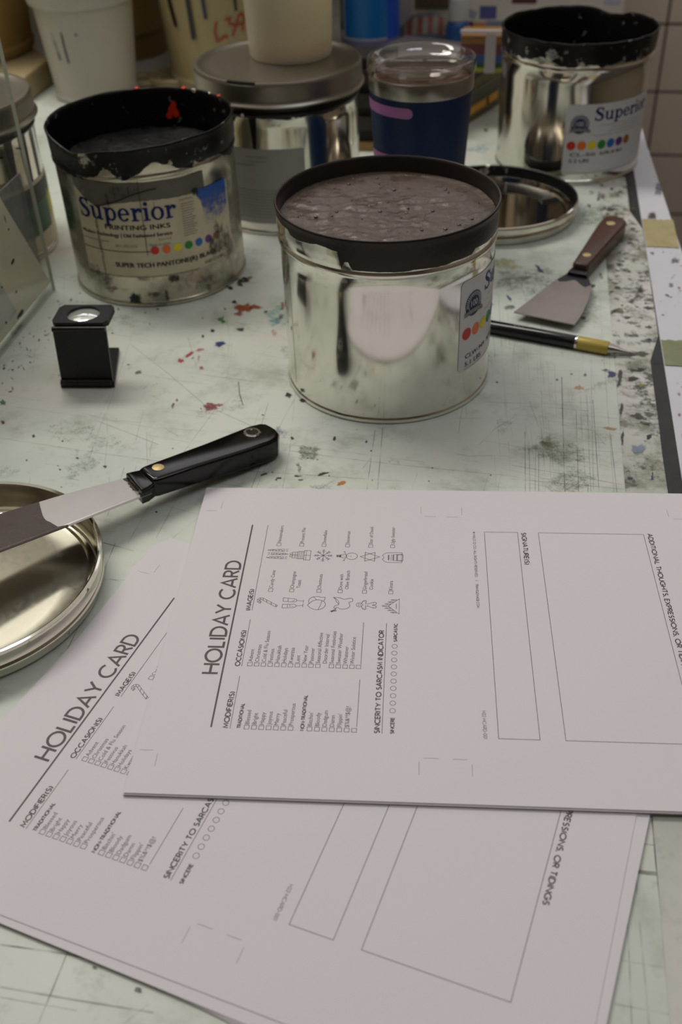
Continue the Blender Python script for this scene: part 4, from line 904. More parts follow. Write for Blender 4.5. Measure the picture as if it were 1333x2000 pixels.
for i in range(nxx):
    for j in (0, NY): k = i*(NY+1)+j; f_ = (k, k+q, k+q+NY+1, k+NY+1); ff.append(f_ if j == 0 else tuple(reversed(f_)))
for j in range(NY): k = nxx*(NY+1)+j; ff.append((k, k+q, k+q+1, k+1))
bl.add(vv, ff, 0, aa); bl.build('blade', M_BLADE, kn, smooth=40)
rv = MB().lathe([(0, .0007), (.0034, .0006), (.0042, .0002), (.0042, -.002), (0, -.002)], 24); rv.build('rivet', M_BRASS, kh, loc=(.0815, -.0022, .0077))
ey = MB().lathe([(.0040, -.004), (.0040, .0002), (.0044, .0009), (.0056, .0009), (.0063, .0002), (.0063, -.002)], 32); ey.build('eyelet', M_CHROME, kh, loc=(.0035, -.0048, .0086))
MB().lathe([(0, 0), (.0041, 0), (.0041, -.0005), (0, -.0005)], 24).build('hanging_hole', plain('dark hole', (6, 6, 6), .8), kh, loc=(.0035, -.0048, .0087))

A = at(1200, 440, .0100); B = at(1063, 622, .0066); ax = (B-A).normalized(); Yk = Vector((0, 0, 1)).cross(ax).normalized(); Nk = ax.cross(Yk)
pk = thing('putty_knife', 'wooden-handled putty knife lying by the pen at the right', 'knife'); pk.matrix_world = frame_mw(A, ax, Yk, Nk)
hp = [(-6, -4), (-4, -8), (2, -10.5), (12, -11.5), (45, -10.2), (85, -8.2), (108, -7.2), (110, -5), (110, 6), (108, 8), (85, 9.2), (45, 11), (14, 13.2), (2, 12.2), (-5, 7)]
M_WOOD = NT('stained wood handle'); co = M_WOOD.coord(); nn_ = M_WOOD.noise(M_WOOD.mapping(co, (8, 90, 90)), 3, 6); M_WOOD.pin('Base Color', M_WOOD.mix(nn_, lin((46, 27, 19)), lin((96, 62, 46)))); M_WOOD.pin('Roughness', .38)
MB().prism([(x*mm, y*mm) for x, y in hp], -.0085, .0080, bev=.003).build('handle', M_WOOD.m, pk, smooth=28); ph_ = bpy.data.objects[[o.name for o in pk.children][0]]
MB().prism([(110*mm, -7*mm), (117*mm, -8*mm), (121*mm, -7.6*mm), (121*mm, 10.4*mm), (117*mm, 10.6*mm), (110*mm, 8*mm)], -.0042, .0032, bev=.001).build('bolster', plain('dark steel bolster', (40, 36, 36), .3, .8), pk)
blp = [(110, -8), (118, -8.4), (140, -15), (160, -18.5), (185, -23), (207, -27.2), (207.1, -27.2), (207, 27), (195, 27.5), (184, 27), (160, 24.5), (135, 19.5), (118, 11), (110, 9)]
b2 = MB(); vv = []; ff = []; aa = []; nxx = 30
for s_ in (1, -1):
    for i in range(nxx+1):
        x = 110+97*i/nxx; y0, y1 = edge(x, -1), edge(x, 1)
        for j in range(NY+1):
            y = y0+(y1-y0)*j/NY; vv.append((x*mm, y*mm, .0005*s_)); sm_ = .62-abs((y+6-(x-150)*.25))/4 if 135 < x < 190 else -.4
            aa.append(max(sm_*.8, 1.0-(x-128)/10+.4*sin(j*.7)) if s_ > 0 else -.5)  # dark zone by the bolster is a reflection painted through the mask
q = (nxx+1)*(NY+1)
for s_ in (0, 1):
    for i in range(nxx):
        for j in range(NY):
            k = s_*q+i*(NY+1)+j; f_ = (k, k+NY+1, k+NY+2, k+1); ff.append(f_ if s_ == 0 else tuple(reversed(f_)))
for i in range(nxx):
    for j in (0, NY): k = i*(NY+1)+j; f_ = (k, k+q, k+q+NY+1, k+NY+1); ff.append(f_ if j == 0 else tuple(reversed(f_)))
for j in range(NY): k = nxx*(NY+1)+j; ff.append((k, k+q, k+q+1, k+1))
b2.add(vv, ff, 0, aa); b2.build('blade', M_BLADE2, pk, smooth=30)
for x, y, r in ((14, 0, 4.6), (90, 0, 4.2)): MB().lathe([(0, .0006), (r*.8*mm, .0005), (r*mm, .0001), (r*mm, -.002), (0, -.002)], 24).build('rivet', M_BRASS, ph_, loc=(x*mm, y*mm, .0078))

# ------------------------------------------------------------------ pen
p0, p1 = at(900, 627, .0056), at(1242, 690, .0050); pd = (p1-p0); PL = pd.length; pd.normalize()
s_b, s_g = (at(1127, 668, .0056)-p0).length, (at(1191, 677, .0056)-p0).length
pen = thing('pen', 'black pen with gold grip lying in front of the putty knife', 'pen'); py = Vector((0, 0, 1)).cross(pd).normalized()
pen.matrix_world = frame_mw(p0, pd, py, pd.cross(py))
r_ = .0056
MB().tube([(0, 0, 0), (.0015, 0, 0), (s_b, 0, 0)], [r_*.8, r_, r_], 28).build('barrel', plain('black pen barrel', (14, 14, 20), .2), pen, smooth=40)
MB().tube([(s_b-.0008, 0, 0), (s_b, 0, 0), (s_b+.0012, 0, 0), (s_b+.0013, 0, 0)], [r_, r_*1.04, r_*1.04, r_], 28).build('ring', M_CHROME, pen, smooth=30)
MB().tube([(s_b+.001, 0, 0), (s_b+.002, 0, 0), (s_g-.001, 0, 0), (s_g, 0, 0)], [r_*.95, r_*1.02, r_*1.0, r_*.92], 28).build('grip', plain('gold grip', (176, 156, 72), .45, .2), pen, smooth=40)
MB().tube([(s_g-.0005, 0, 0), (s_g+.003, 0, 0), (PL-.010, 0, 0), (PL-.006, 0, 0), (PL, 0, 0)], [r_*.8, r_*.74, r_*.28, r_*.16, r_*.08], 24).build('tip', M_STEEL, pen, smooth=40)
pt = MB(); btext(pt, 'ART', .0035, lambda x, y, z: (s_b-.055+x, (r_+.0002)*sin(-.25+y/r_)*-1, (r_+.0002)*cos(-.25+y/r_)), 0, .010); pt.build('barrel_lettering', M_GRY, pen, smooth=None)

# ------------------------------------------------------------------ card sheets
def smooth_(p):
    out = []; n = len(p)
    for i in range(n-1):
        a_, b_, c_, d_ = p[max(0, i-1)], p[i], p[i+1], p[min(n-1, i+2)]
        for t in (0, .25, .5, .75): out.append(tuple(.5*((2*b_[k])+(-a_[k]+c_[k])*t+(2*a_[k]-5*b_[k]+4*c_[k]-d_[k])*t*t+(-a_[k]+3*b_[k]-3*c_[k]+d_[k])*t**3) for k in (0, 1)))
    return out+[p[-1]]
INK = 1
def page_print(mb, z):
    k_ = .001
    T1 = lambda a0, b0: (lambda x, y, zz: ((a0-y)*k_, (-b0+x)*k_, z))
    T2_ = lambda a0, b0: (lambda x, y, zz: ((a0+y)*k_, (-b0-x)*k_, z))
    I = lambda x, y, zz: (x*k_, -y*k_, z)
    L = lambda a0, b0, a1, b1, w_=.3: mb.strip([(a0, b0), (a1, b1)], w_, INK, T=I)
    L(37.5, 211.2, 37.5, 40.2, 1.0)
    caps(mb, 'HOLIDAY CARD', 9.0, 1.5, T1(35.0, 172.6), INK, 95.5)
    H = lambda s, a, b, b2, cap=2.6, w_=.66: caps(mb, s, cap, w_, T1(a, b), INK, b-b2)
    H('MODIFIER(S)', 46.6, 211.3, 186); L(47.8, 211.8, 47.8, 174.1, .3)
    H('OCCASION(S)', 46.6, 166.6, 138.4); L(47.8, 166.8, 47.8, 128.9, .3)
    H('IMAGE(S)', 46.6, 121.2, 102.8); L(47.8, 121.3, 47.8, 40.3, .3)
    H('TRADITIONAL', 53.3, 211.3, 194.2, 1.75, .5); H('NON-TRADITIONAL', 87.2, 211.7, 187.2, 1.75, .5)
    def chk(a, b, s=2.6): mb.strip([(a-s, b), (a, b), (a, b-s), (a-s, b-s)], .28, INK, closed=True, T=I)
    def item(a, b, s, box=True, wd=None, cap=2.3):
        if box: chk(a+.1, b)
        btext(mb, s, cap, T1(a-.15, b-3.3), INK, wd)
    for i, s in enumerate(('Blessed', 'Bright', 'Happy', 'Joyous', 'Merry', 'Peaceful', 'Prosperous')): item(57.8+3.93*i, 211.8, s)
    for i, s in enumerate(("Bitchin'", 'Bloody', 'Dadgum', 'Damn', "Flippin'", '$%&*!$@!')): item(91.5+3.95*i, 211.8, s)
    chk(115.3, 211.8); L(115.3, 208.3, 115.3, 174.5)
    for i, s in enumerate(('Advent', 'Christmas', 'Cold & Flu Season', 'Festivus', 'Hanukkah', 'Holidays', 'Kwanzaa', 'Lent', 'New Year', 'Passover', 'Seasonal Affective', 'Disorder Interval', 'Seasonal Festivities', 'Sweater Weather', 'Whatever', 'Winter Solstice')):
        item(53.5+3.87*i, 166.4, s, i != 11)
    chk(115.3, 166.4); L(115.3, 163.2, 115.3, 129.4)
    for a, s, s2 in ((57.5, 'Candy Cane', ''), (70.5, 'Champagne', 'Toast'), (87.3, 'Chestnuts', ''), (100.3, 'Dove with', 'Olive Branch'), (115.2, 'Gingerbread', 'Cookie'), (131.2, 'Kinara', '')):
        item(a+.6, 104.4, s, True, None, 2.25)
        if s2: btext(mb, s2, 2.25, T1(a+4.4, 101.0), INK)
    for a, s in ((57.9, 'Noisemakers'), (72.7, 'Present Pile'), (87.1, 'Snowflake'), (102.3, 'Snowman'), (117.2, 'Star of David'), (131.3, 'Ugly Sweater')): item(a+.6, 61.2, s, True, None, 2.25)
    caps(mb, 'SINCERITY TO SARCASM INDICATOR', 2.6, .66, T1(127.4, 211.9), INK, 76); L(128.8, 212.3, 128.8, 129.8, .3)
    caps(mb, 'SINCERE', 1.75, .5, T1(135.0, 212), INK, 10.8); caps(mb, 'SARCASTIC', 1.75, .5, T1(135.2, 144.6), INK, 14.6)
    for i in range(10): mb.strip([(134+1.55*cos(2*pi*q/20), 196.4-5.33*i+1.55*sin(2*pi*q/20)) for q in range(20)], .27, INK, closed=True, T=I)
    for c in ((3.8, 25.8, 11.6, 25.8), (13.9, 15.7, 13.9, 23.8), (2.2, 227.6, 9.7, 227.6), (12.4, 229.6, 12.4, 237.6), (148.7, 18, 148.7, 26), (151, 28.7, 158.7, 28.7), (165.7, 28.9, 173.4, 28.9), (175.7, 18.5, 175.7, 26.6), (150.7, 227.3, 158.4, 227.3), (165.4, 227.5, 173.2, 227.5), (148.4, 229.7, 148.4, 238), (175.4, 230.2, 175.4, 238.2), (310.6, 17.6, 310.6, 25.6), (313.1, 27.6, 321, 27.6), (310.6, 229.6, 310.6, 237.6), (313.1, 227.5, 321, 227.5)): L(*c, .16)
    for x0, x1 in ((189.8, 211.2), (224.5, 291.4)):
        mb.strip([(x0, 43.9), (x1, 43.9), (x1, 213.3), (x0, 213.3)], .3, INK, closed=True, T=I)
    caps(mb, 'SIGNATURE(S)', 2.7, .66, T2_(213.7, 44.2), INK, 31)
    caps(mb, 'ADDITIONAL THOUGHTS, EXPRESSIONS, OR TIDINGS', 2.7, .66, T2_(294.0, 43.2), INK, 121)
    caps(mb, '\u00a9 HALO 22 CO. ALL RIGHTS RESERVED.', 1.5, .24, T2_(182.3, 44.0), INK, 44); caps(mb, '|', 1.5, .24, T2_(182.3, 91.0), INK); caps(mb, 'TRIANGLEMADE.COM', 1.5, .24, T2_(182.3, 94.0), INK, 21)
    caps(mb, 'H22-HCARD-001', 1.8, .22, T2_(182.0, 194.8), INK, 18.7)
    # small line drawings: x along reading direction, y up, millimetres about the centre
    def ic(a, b):
        T = T1(a, b)
        S = lambda pts, w_=.30, closed=False, sm=False: mb.strip(smooth_(pts) if sm else pts, w_, INK, closed=closed, T=T)
        C = lambda x, y, r, ry=None, w_=.28, a0=0, a1=360: S(arc(x, y, r, ry or r, a0, a1, 16)[:-1] if a1-a0 == 360 else arc(x, y, r, ry or r, a0, a1, 12), w_, a1-a0 == 360)
        return S, C
    S, C = ic(56.6, 113.9)                                  # candy cane
    spine = smooth_([(-3.4, -5.7), (-1.6, -2.8), (.4, .2), (2.3, 2.9), (3.0, 4.4), (2.4, 5.7), (1.0, 6.0), (0, 5.2), (-.3, 4.3)])[::2]
    offs = []
    for q in range(len(spine)):
        a_, b_ = spine[max(0, q-1)], spine[min(len(spine)-1, q+1)]; d_ = Vector((b_[0]-a_[0], b_[1]-a_[1])).normalized(); offs.append((-d_.y*.8, d_.x*.8))
    Lf = [(p[0]+o[0], p[1]+o[1]) for p, o in zip(spine, offs)]; Rt = [(p[0]-o[0], p[1]-o[1]) for p, o in zip(spine, offs)]
    S(Lf+Rt[::-1], .26, True)
    for q in range(0, len(spine)-1, 2): S([Lf[q], Rt[q+1]], .34)
    S, C = ic(71.6, 114.0)                                  # glasses
    for sx, o in ((1, 2.2), (-1, -2.6)):
        S([(o-1.6+sx*.5, 6), (o+1.6+sx*.5, 6), (o+1.3, -.5)]+arc(o-.1, -.5, 1.5, 1.8, 0, -180, 8)+[(o-1.6+sx*.5, 6)], .28); S([(o-.1, -2.3), (o-sx*.6, -6.3)], .28); S([(o-1.6-sx*.6, -6.4), (o+1.3-sx*.6, -6.4)], .28); S([(o-1.5+sx*.2, 3), (o+1.5+sx*.2, 3)], .25)
        for q in range(5): C(o+R_.uniform(-.9, .9), R_.uniform(-1.2, 2), .16, w_=.16)
    S, C = ic(86.3, 114.0)                                  # chestnuts
    S([(-1.8, 5.6), (-4.2, 3.4), (-5.6, .2), (-4.6, -3.4), (-1.6, -5.2), (1.6, -4.2), (3.0, -.8), (2.2, 2.4), (.2, 4.2), (-1.8, 5.6)], .3, sm=True); S([(-5.2, -1.2), (-2, -2.2), (2.4, -3)], .28); S([(-.2, 4.6), (2.2, 5.2), (5, 3.6), (6, .2), (5.2, -2.6), (5.4, -4.6), (3.4, -4.4), (2, -4.2)], .3, sm=True); S([(2.9, .4), (4.4, 1.4), (5.4, 2.6)], .28)
    S, C = ic(101.4, 114.2)                                 # dove and branch
    S([(-4.6, 3.8), (-3.2, 4.6), (-1.6, 4.0), (-.4, 1.8), (1.6, 3.2), (4.6, 4.4), (5.6, 5.4), (5.4, 1.6), (4.2, -1.2), (5.2, -5.6), (2.6, -6.4), (1.4, -4.2), (-1.4, -5.0), (-4.0, -3.0), (-4.4, .6), (-3.0, 2.6), (-4.6, 3.8)], .3, sm=True); S([(-.4, 1.8), (2.4, 2.2), (5.4, 4.8)], .28, sm=True); S([(-3.6, 3.6), (-3.4, 3.8)], .5)
    for q in range(4): S([(-5.2-.5*q, 3.4+.7*q), (-6.4-.3*q, 3.0+.9*q)], .5); S([(-5.2-.5*q, 3.4+.7*q), (-5.4-.3*q, 4.8+.6*q)], .5)
    S([(-4.4, 3), (-7.2, 6)], .22)
    S, C = ic(116.4, 114.6)                                 # gingerbread figure
    S([(-.9, 3.0), (-3.2, 2.4), (-4.0, 1.0), (-3.0, .2), (-1.4, .8), (-1.2, -1.2), (-2.6, -4.6), (-1.8, -5.8), (-.6, -5.4), (0, -3.4), (.6, -5.4), (1.8, -5.8), (2.6, -4.6), (1.2, -1.2), (1.4, .8), (3.0, .2), (4.0, 1.0), (3.2, 2.4), (.9, 3.0)], .32, sm=True); C(0, 4.5, 1.8); [C(x, 4.9, .18, w_=.25) for x in (-.6, .6)]; C(0, 4.5, .8, w_=.22, a0=200, a1=340); [C(0, y, .15, w_=.25) for y in (2, .6, -.8)]
    for sx in (-1, 1): S([(sx*1.5, -4.4), (sx*2.4, -4.0)], .22); S([(sx*2.9, 2.2), (sx*3.2, .8)], .22)
    S, C = ic(131.4, 115.2)                                 # kinara
    S([(-6.6, -4.6), (6.6, -4.6), (0, 2.0)], .34, True); S([(-2.2, -2.8), (2.2, -2.8)], .34)
    for q in range(7):
        x = -5.4+1.8*q; y = -3.2+(5.4-abs(x)); S([(x-.35, y), (x-.35, y+2.2), (x+.35, y+2.2), (x+.35, y)], .26); S([(x, y+2.2), (x-.35, y+2.9), (x, y+3.7), (x+.35, y+2.9)], .24, True)
    S, C = ic(57.4, 69.2)                                   # noisemakers
    for o in (-3.6, 0, 3.6):
        fl = 1 if o else -1; S([(o-1.1, -4*fl), (o+1.1, -4*fl), (o+.6, 5*fl), (o-.6, 5*fl)], .28, True); S([(o-.3, 5*fl), (o-.3, 6.6*fl), (o+.3, 6.6*fl), (o+.3, 5*fl)], .26, True)
        for q in range(4): S([(o-1.0+.1*q, (-2.6+2*q)*fl), (o+1.0-.1*q, (-2.0+2*q)*fl)], .25); C(o+(.3 if q % 2 else -.3), (-3+2*q)*fl, .25, w_=.22)
        for q in (-1, 0, 1): S([(o+q*.8, -5*fl), (o+q*1.3, -6.4*fl)], .24)
    S, C = ic(72.0, 70.0)                                   # parcels
    S([(-4.6, -6.6), (4.6, -6.6), (4.6, -2.6), (-4.6, -2.6)], .3, True); S([(-3.6, -2.6), (3.6, -2.6), (3.6, 1.6), (-3.6, 1.6)], .3, True); S([(-2.8, 1.6), (2.8, 1.6), (2.8, 5.0), (-2.8, 5.0)], .3, True); C(-1.0, 5.8, 1.0, .8); C(1.0, 5.8, 1.0, .8)
    S([(-.5, 1.6), (-.5, 5)], .26); S([(.5, 1.6), (.5, 5)], .26); S([(0, -6.6), (0, -2.6)], .28); S([(-2.8, 3.2), (2.8, 3.2)], .24); S([(-4.6, -3.8), (4.6, -3.8)], .24)
    for q in range(5):
        for r in range(3): C(-2.8+1.4*q, -1.8+1.2*r, .22, w_=.28)
    S, C = ic(86.8, 70.0)                                   # snowflake
    for q in range(8):
        t = pi/4*q; c_, s_ = cos(t), sin(t); RL = 6.2 if q % 2 == 0 else 5.6; S([(0, 0), (RL*c_, RL*s_)], .3)
        for rr_ in (3.0, 4.4):
            for sg in (-1, 1): S([(rr_*c_, rr_*s_), ((rr_+1.1)*c_-sg*1.1*s_, (rr_+1.1)*s_+sg*1.1*c_)], .26)
    S, C = ic(101.8, 70.2)                                  # snowman
    C(0, -3.2, 3.2, 3.6, .32); C(0, 1.9, 1.8, 1.9, .32); S([(-1.4, 4.0), (1.4, 4.0)], .5); S([(-.9, 4.3), (.9, 4.3), (.9, 6.4), (-.9, 6.4)], .3, True)
    for q in range(4): S([(-.9, 4.6+.5*q), (.9, 4.6+.5*q)], .34)
    for sg in (-1, 1): S([(sg*1.9, .6), (sg*4.2, 1.8), (sg*4.4, 2.6)], .28); S([(sg*3.6, 1.5), (sg*4.8, 1.2)], .26)
    for y in (2.6, 1.4, -1.2, -2.6): C(0, y, .14, w_=.24)
    S, C = ic(116.5, 70.4)                                  # six-pointed star
    for sg in (1, -1): S([(5.4*sin(2*pi*q/3)*.92, sg*6.2*cos(2*pi*q/3)) for q in range(3)], .34, True)
    S, C = ic(130.8, 70.8)                                  # jumper
    S([(-1.6, 6.4), (-3.4, 5.4), (-4.6, 3.6), (-4.8, -6), (-3.2, -6.2), (-2.8, 1.2), (-2.8, -6.6), (2.8, -6.6), (2.8, 1.2), (3.2, -6.2), (4.8, -6), (4.6, 3.6), (3.4, 5.4), (1.6, 6.4)]+arc(0, 6.4, 1.6, 1.0, 0, -180, 6), .3)
    for y in (2.2, -.8, -3.2): S([(-2.6+.65*q, y+(.6 if q % 2 else -.2)) for q in range(9)], .42)
    for q in range(7): S([(-2.6+.87*q, -6.4), (-2.6+.87*q, -5.4)], .2); C(-2.2+.75*q, .8, .12, w_=.2)
SH_L, SH_W, SH_T = .3262, .2546, .0004
def sheet_mesh(printed):
    mb = MB().box(0, SH_L, -SH_W, 0, 0, SH_T)
    if printed: page_print(mb, SH_T+.00005)
    return mb
def place_sheet(src, tl, ang, z, label, group):
    if src is None: return
    src.location = (tl[0], tl[1], z); src.rotation_euler = (0, 0, radians(ang)); tag(src, label, 'paper sheet', group); return src
prn = sheet_mesh(True).build('card_sheet', [M_PAPER, M_PRINT], smooth=None)
blank = sheet_mesh(False).build('card_sheet', [M_PAPER], smooth=None)
NL = 5
order = ['', 'second sheet down', 'third sheet down', 'fourth sheet down', 'bottom sheet']
for k in range(NL):                        # k = 0 is the top of the fanned stack
    f = k/(NL-1); z = SH_T*(NL-1-k); t_ = radians(-22.705)
    da, db = .0059*f, -.0117*f
    tl = (-.12365+da*cos(t_)+db*sin(t_), .52102+da*sin(t_)-db*cos(t_)); ang_ = -22.705-4.15*f
    if k == 0: s_ = prn; lbl = 'printed holiday card sheet on top of the lower fanned stack'
    else: s_ = blank if k == 1 else blank.copy(); lbl = 'white %s in the lower fanned stack of card sheets' % order[k]
    if k > 1: col.objects.link(s_)
    s_.scale = (1.02, 1.02, 1) if k else (1, 1, 1); place_sheet(s_, tl, ang_, z, lbl, 'card sheets in the lower fanned stack')
NUu = 6; zb = SH_T*NL
tl = at(404, 952, zb+SH_T*NUu)
for k in range(NUu):
    s_ = prn.copy() if k == 0 else blank.copy(); col.objects.link(s_)
    j = 0 if k == 0 else .0005*sin(k*2.3); jj = 0 if k == 0 else .0006*cos(k*1.7)
    s_.scale = (1, 1, 1); place_sheet(s_, (tl.x+j, tl.y+jj), -5.1+(0 if k == 0 else .12*sin(k*3.1)), zb+SH_T*(NUu-1-k), 'printed holiday card sheet on top of the upper straight stack' if k == 0 else 'plain white sheet beneath the printed top sheet in the upper straight stack', 'card sheets in the upper straight stack')

# ------------------------------------------------------------------ clear holder on the left
hc = at(108, 566); hd = (at(0, 700)-hc); hd.z = 0; hd.normalize(); hn = Vector((hd.y, -hd.x, 0))      # hn points left, away from the table middle
if hn.x > 0: hn = -hn
hold = thing('acrylic_holder', 'clear acrylic holder with paper inside standing at the left edge', 'holder', (hc.x, hc.y, 0), atan2(hd.y, hd.x))
sgn = 1 if Vector((-sin(atan2(hd.y, hd.x)), cos(atan2(hd.y, hd.x)), 0)).dot(hn) > 0 else -1
M_ACR = pane('clear acrylic', (246, 248, 244), .975)
def hb(x0, x1, n0, n1, z0, z1): return MB().box(x0, x1, min(n0*sgn, n1*sgn), max(n0*sgn, n1*sgn), z0, z1)
hb(0, .30, 0, .003, 0, .26).build('front_panel', M_ACR, hold, smooth=None)
hb(-.0012, -.0001, 0, .003, 0, .26).build('polished_edge', plain('polished acrylic edge', (196, 196, 178), .25), hold, smooth=None)
hb(0, .30, .0031, .0098, 0, .004).build('foot', M_ACR, hold, smooth=None)
def inplane(x, y, nd):                     # pixel on the panel-parallel plane nd behind the front face -> holder local
    d = ray(x, y); o_ = hc+hn*nd; t = (o_-CP).dot(hn)/d.dot(hn); q = CP+d*t-hc; return q.dot(hd), q.z
def slab(pts, n0, n1):
    P = [(a, max(.0046, z)) for a, z in (inplane(x, y, n0) for x, y in pts)]; mbs = MB(); n_ = len(P)
    mbs.add([(a, n0*sgn, z) for a, z in P]+[(a, n1*sgn, z) for a, z in P], [tuple(range(n_)), tuple(range(2*n_-1, n_-1, -1))]+[(i, n_+i, n_+(i+1) % n_, (i+1) % n_) for i in range(n_)]); return mbs
hb(0.0, .30, .0084, .0098, .0041, .112).build('back_panel', pane('smoky acrylic', (176, 178, 182), .72, .1), hold, smooth=None)
_pp = slab([(0, 386), (104, 574), (98, 585), (0, 708), (-160, 900), (-160, 100)], .0060, .0065)
_pp.build('paper_insert', plain('paper insert', (228, 218, 196), .75, var=.08, vscale=20), hold, smooth=None)
_p2 = slab([(-60, 440), (33, 609), (-60, 725)], .0042, .0046); _p2.build('card_insert', plain('pale card insert', (196, 194, 190), .75), hold, smooth=None)
M_FLECK = plain('dried black fleck', (20, 20, 20), .5)
for i, (x, y, a, b, r) in enumerate(((41, 612, 3.5, 9, .5), (36, 618, 2, 6, .3), (25, 511, 2.5, 7, .35), (17, 448, 1.6, 2.4, 0), (12, 630, 2, 3, 0), (32, 570, 1.5, 3, .3), (10, 428, 1, 9, -.3), (4, 561, 2, 2, 0), (36, 290, 6, 1.6, 0), (3, 308, 4, 3, 0))):
    pts = [inplane(x+a*cos(2*pi*q/12)*cos(r)-b*sin(2*pi*q/12)*sin(r), y+a*cos(2*pi*q/12)*sin(r)+b*sin(2*pi*q/12)*cos(r), -.0003) for q in range(12)]
    MB().add([(p_, -.0003*sgn, z_) for p_, z_ in pts], [tuple(range(12))]).build('ink_fleck', M_FLECK, hold, smooth=None)

# ------------------------------------------------------------------ clutter at the back
# blue cleaner bottle
CX = (.0709, 1.6213)
bot = thing('bottle', 'white bottle with bright blue label standing behind the tumbler', 'bottle', (*CX, 0))
RBt = .0426
MB().lathe([(0, .003), (.038, .003), (.0410, 0), (RBt, .004), (RBt, .12), (.040, .135), (.024, .155), (.015, .165), (.015, .185), (0, .185)], 72).build('bottle_body', plain('translucent lilac plastic', (112, 106, 150), .35, var=.1), bot, smooth=40)
l6 = MB(); label_sheet(l6, RBt, radians(-185), radians(185)*RBt, .040, .118, 1, .0005); T6 = cylT(RBt, radians(-185)); D6 = lambda d: radians(d+185)*RBt
rect(l6, D6(-148), D6(-58), .043, .104, 0, .0006, T6); rect(l6, D6(-58), D6(-2), .040, .112, 2, .0007, T6); rect(l6, 0, D6(-154), .050, .114, 3, .0006, T6)
for i in range(3): l6.strip(arc(D6(-168)-.003*i, .078-.006*i, .006, .022, -80, 80, 8), .0025, 1, z=.0008, T=T6)
rect(l6, D6(-122), D6(-96), .107, .116, 4, .0008, T6)
l6.build('label', [plain('cyan blue label', (0, 104, 178), .4), plain('label pale', (170, 170, 174), .5), plain('deep blue label', (0, 72, 190), .4), M_BLUE, plain('label brown print', (110, 90, 80), .5)], bot, smooth=None)
# pale carton beside it
def uv_of(p): return p.dot(UX), p.dot(VX)
def box_thing(name, label, cat, x0, x1, v, depth, ztop, m, group=None, z0=0.0, part='carton', rz=0.0, yb=None):
    pa, pb = on_v(x0, 40, v), on_v(x1, 40, v); ua, ub = uv_of(pa)[0], uv_of(pb)[0]
    r = thing(name, label, cat, tuple(tw((ua+ub)/2, v+depth/2, z0)), TA+rz, group); w2 = (ub-ua)/2
    MB().prism([(-w2, -depth/2), (w2, -depth/2), (w2, depth/2), (-w2, depth/2)], 0, ztop-z0, bev=.001).build(part, m, r, smooth=None)
    return r, w2
box_thing('carton', 'slim pale lilac carton standing right of the blue-labelled bottle', 'box', 781, 806, 1.72, .03, .16, plain('pale carton', (186, 178, 174), .6, var=.06))
r_, w2 = box_thing('poster_board', 'dark colourful printed board leaning at the back beside the carton', 'poster', 807, 880, 1.93, .006, .20, plain('tan board', (120, 108, 92), .6, var=.2), part='board')
PM = [plain('print navy', (26, 32, 66), .5), plain('print green', (52, 76, 48), .5), plain('print orange brown', (150, 96, 34), .5), plain('print grey', (124, 116, 104), .5), plain('print dark brown', (60, 44, 34), .5)]
for x0, x1, z0, z1, m_ in ((-.045, .0, .085, .14, 0), (.0, .022, .09, .14, 1), (-.04, .0, .04, .08, 2), (.006, .034, .03, .085, 3), (.036, .048, 0, .15, 4)): MB().add([(x0, -.0034, z0), (x1, -.0034, z0), (x1, -.0034, z1), (x0, -.0034, z1)], [(0, 1, 2, 3)]).build('printed_picture', PM[m_], r_, smooth=None)
# striped wrapper
wc = at(838, 96); wr = MB(); nn = 28
for i in range(nn+1):
    for j in range(13):
        x = -.055+.11*i/nn; t = pi*j/12; hgt = .046*(1-(abs(x)/.062)**2.4)+.004*mn.noise(Vector((x*70, j*.5, 0))); wr.v.append((x, -.028*cos(t)*(1-(abs(x)/.07)**2), max(0, hgt*sin(t)+.002*mn.noise(Vector((x*140, j, 2))))))
wr.a = [0.0]*len(wr.v); wr.c = [(1, 1, 1, 1)]*len(wr.v)
for i in range(nn):
    for j in range(12):
        k = i*13+j; wr.f.append((k, k+13, k+14, k+1)); wr.m.append((1 if (i//2) % 2 else 2) if (2 <= j <= 4 and 4 < i < 22) else 0)
wo = wr.build('snack_packet', [plain('grey blue foil', (92, 104, 116), .4, var=.4, vscale=50), plain('packet red', (140, 74, 60), .5), plain('packet white', (150, 140, 130), .5)], loc=(wc.x, wc.y+.02, 0), rot=(0, 0, -.12), smooth=60)
tag(wo, 'crumpled grey packet with red and white stripes behind the tumbler', 'packet')
# small blue bottle with white cap
sb = thing('bottle', 'small blue bottle with white cap standing behind the tumbler lid', 'bottle', (*at(893, 110)[:2], 0))
MB().lathe([(0, .001), (.017, .001), (.018, .003), (.018, .042), (.013, .052), (.010, .054), (0, .054)], 40).build('bottle_body', plain('mid blue bottle', (44, 88, 150), .35), sb, smooth=40)
MB().lathe([(.010, .050), (.0145, .051), (.0150, .054), (.0142, .078), (.0128, .080), (0, .080)], 40).build('bottle_cap', plain('white cap', (196, 192, 190), .4), sb, smooth=40)
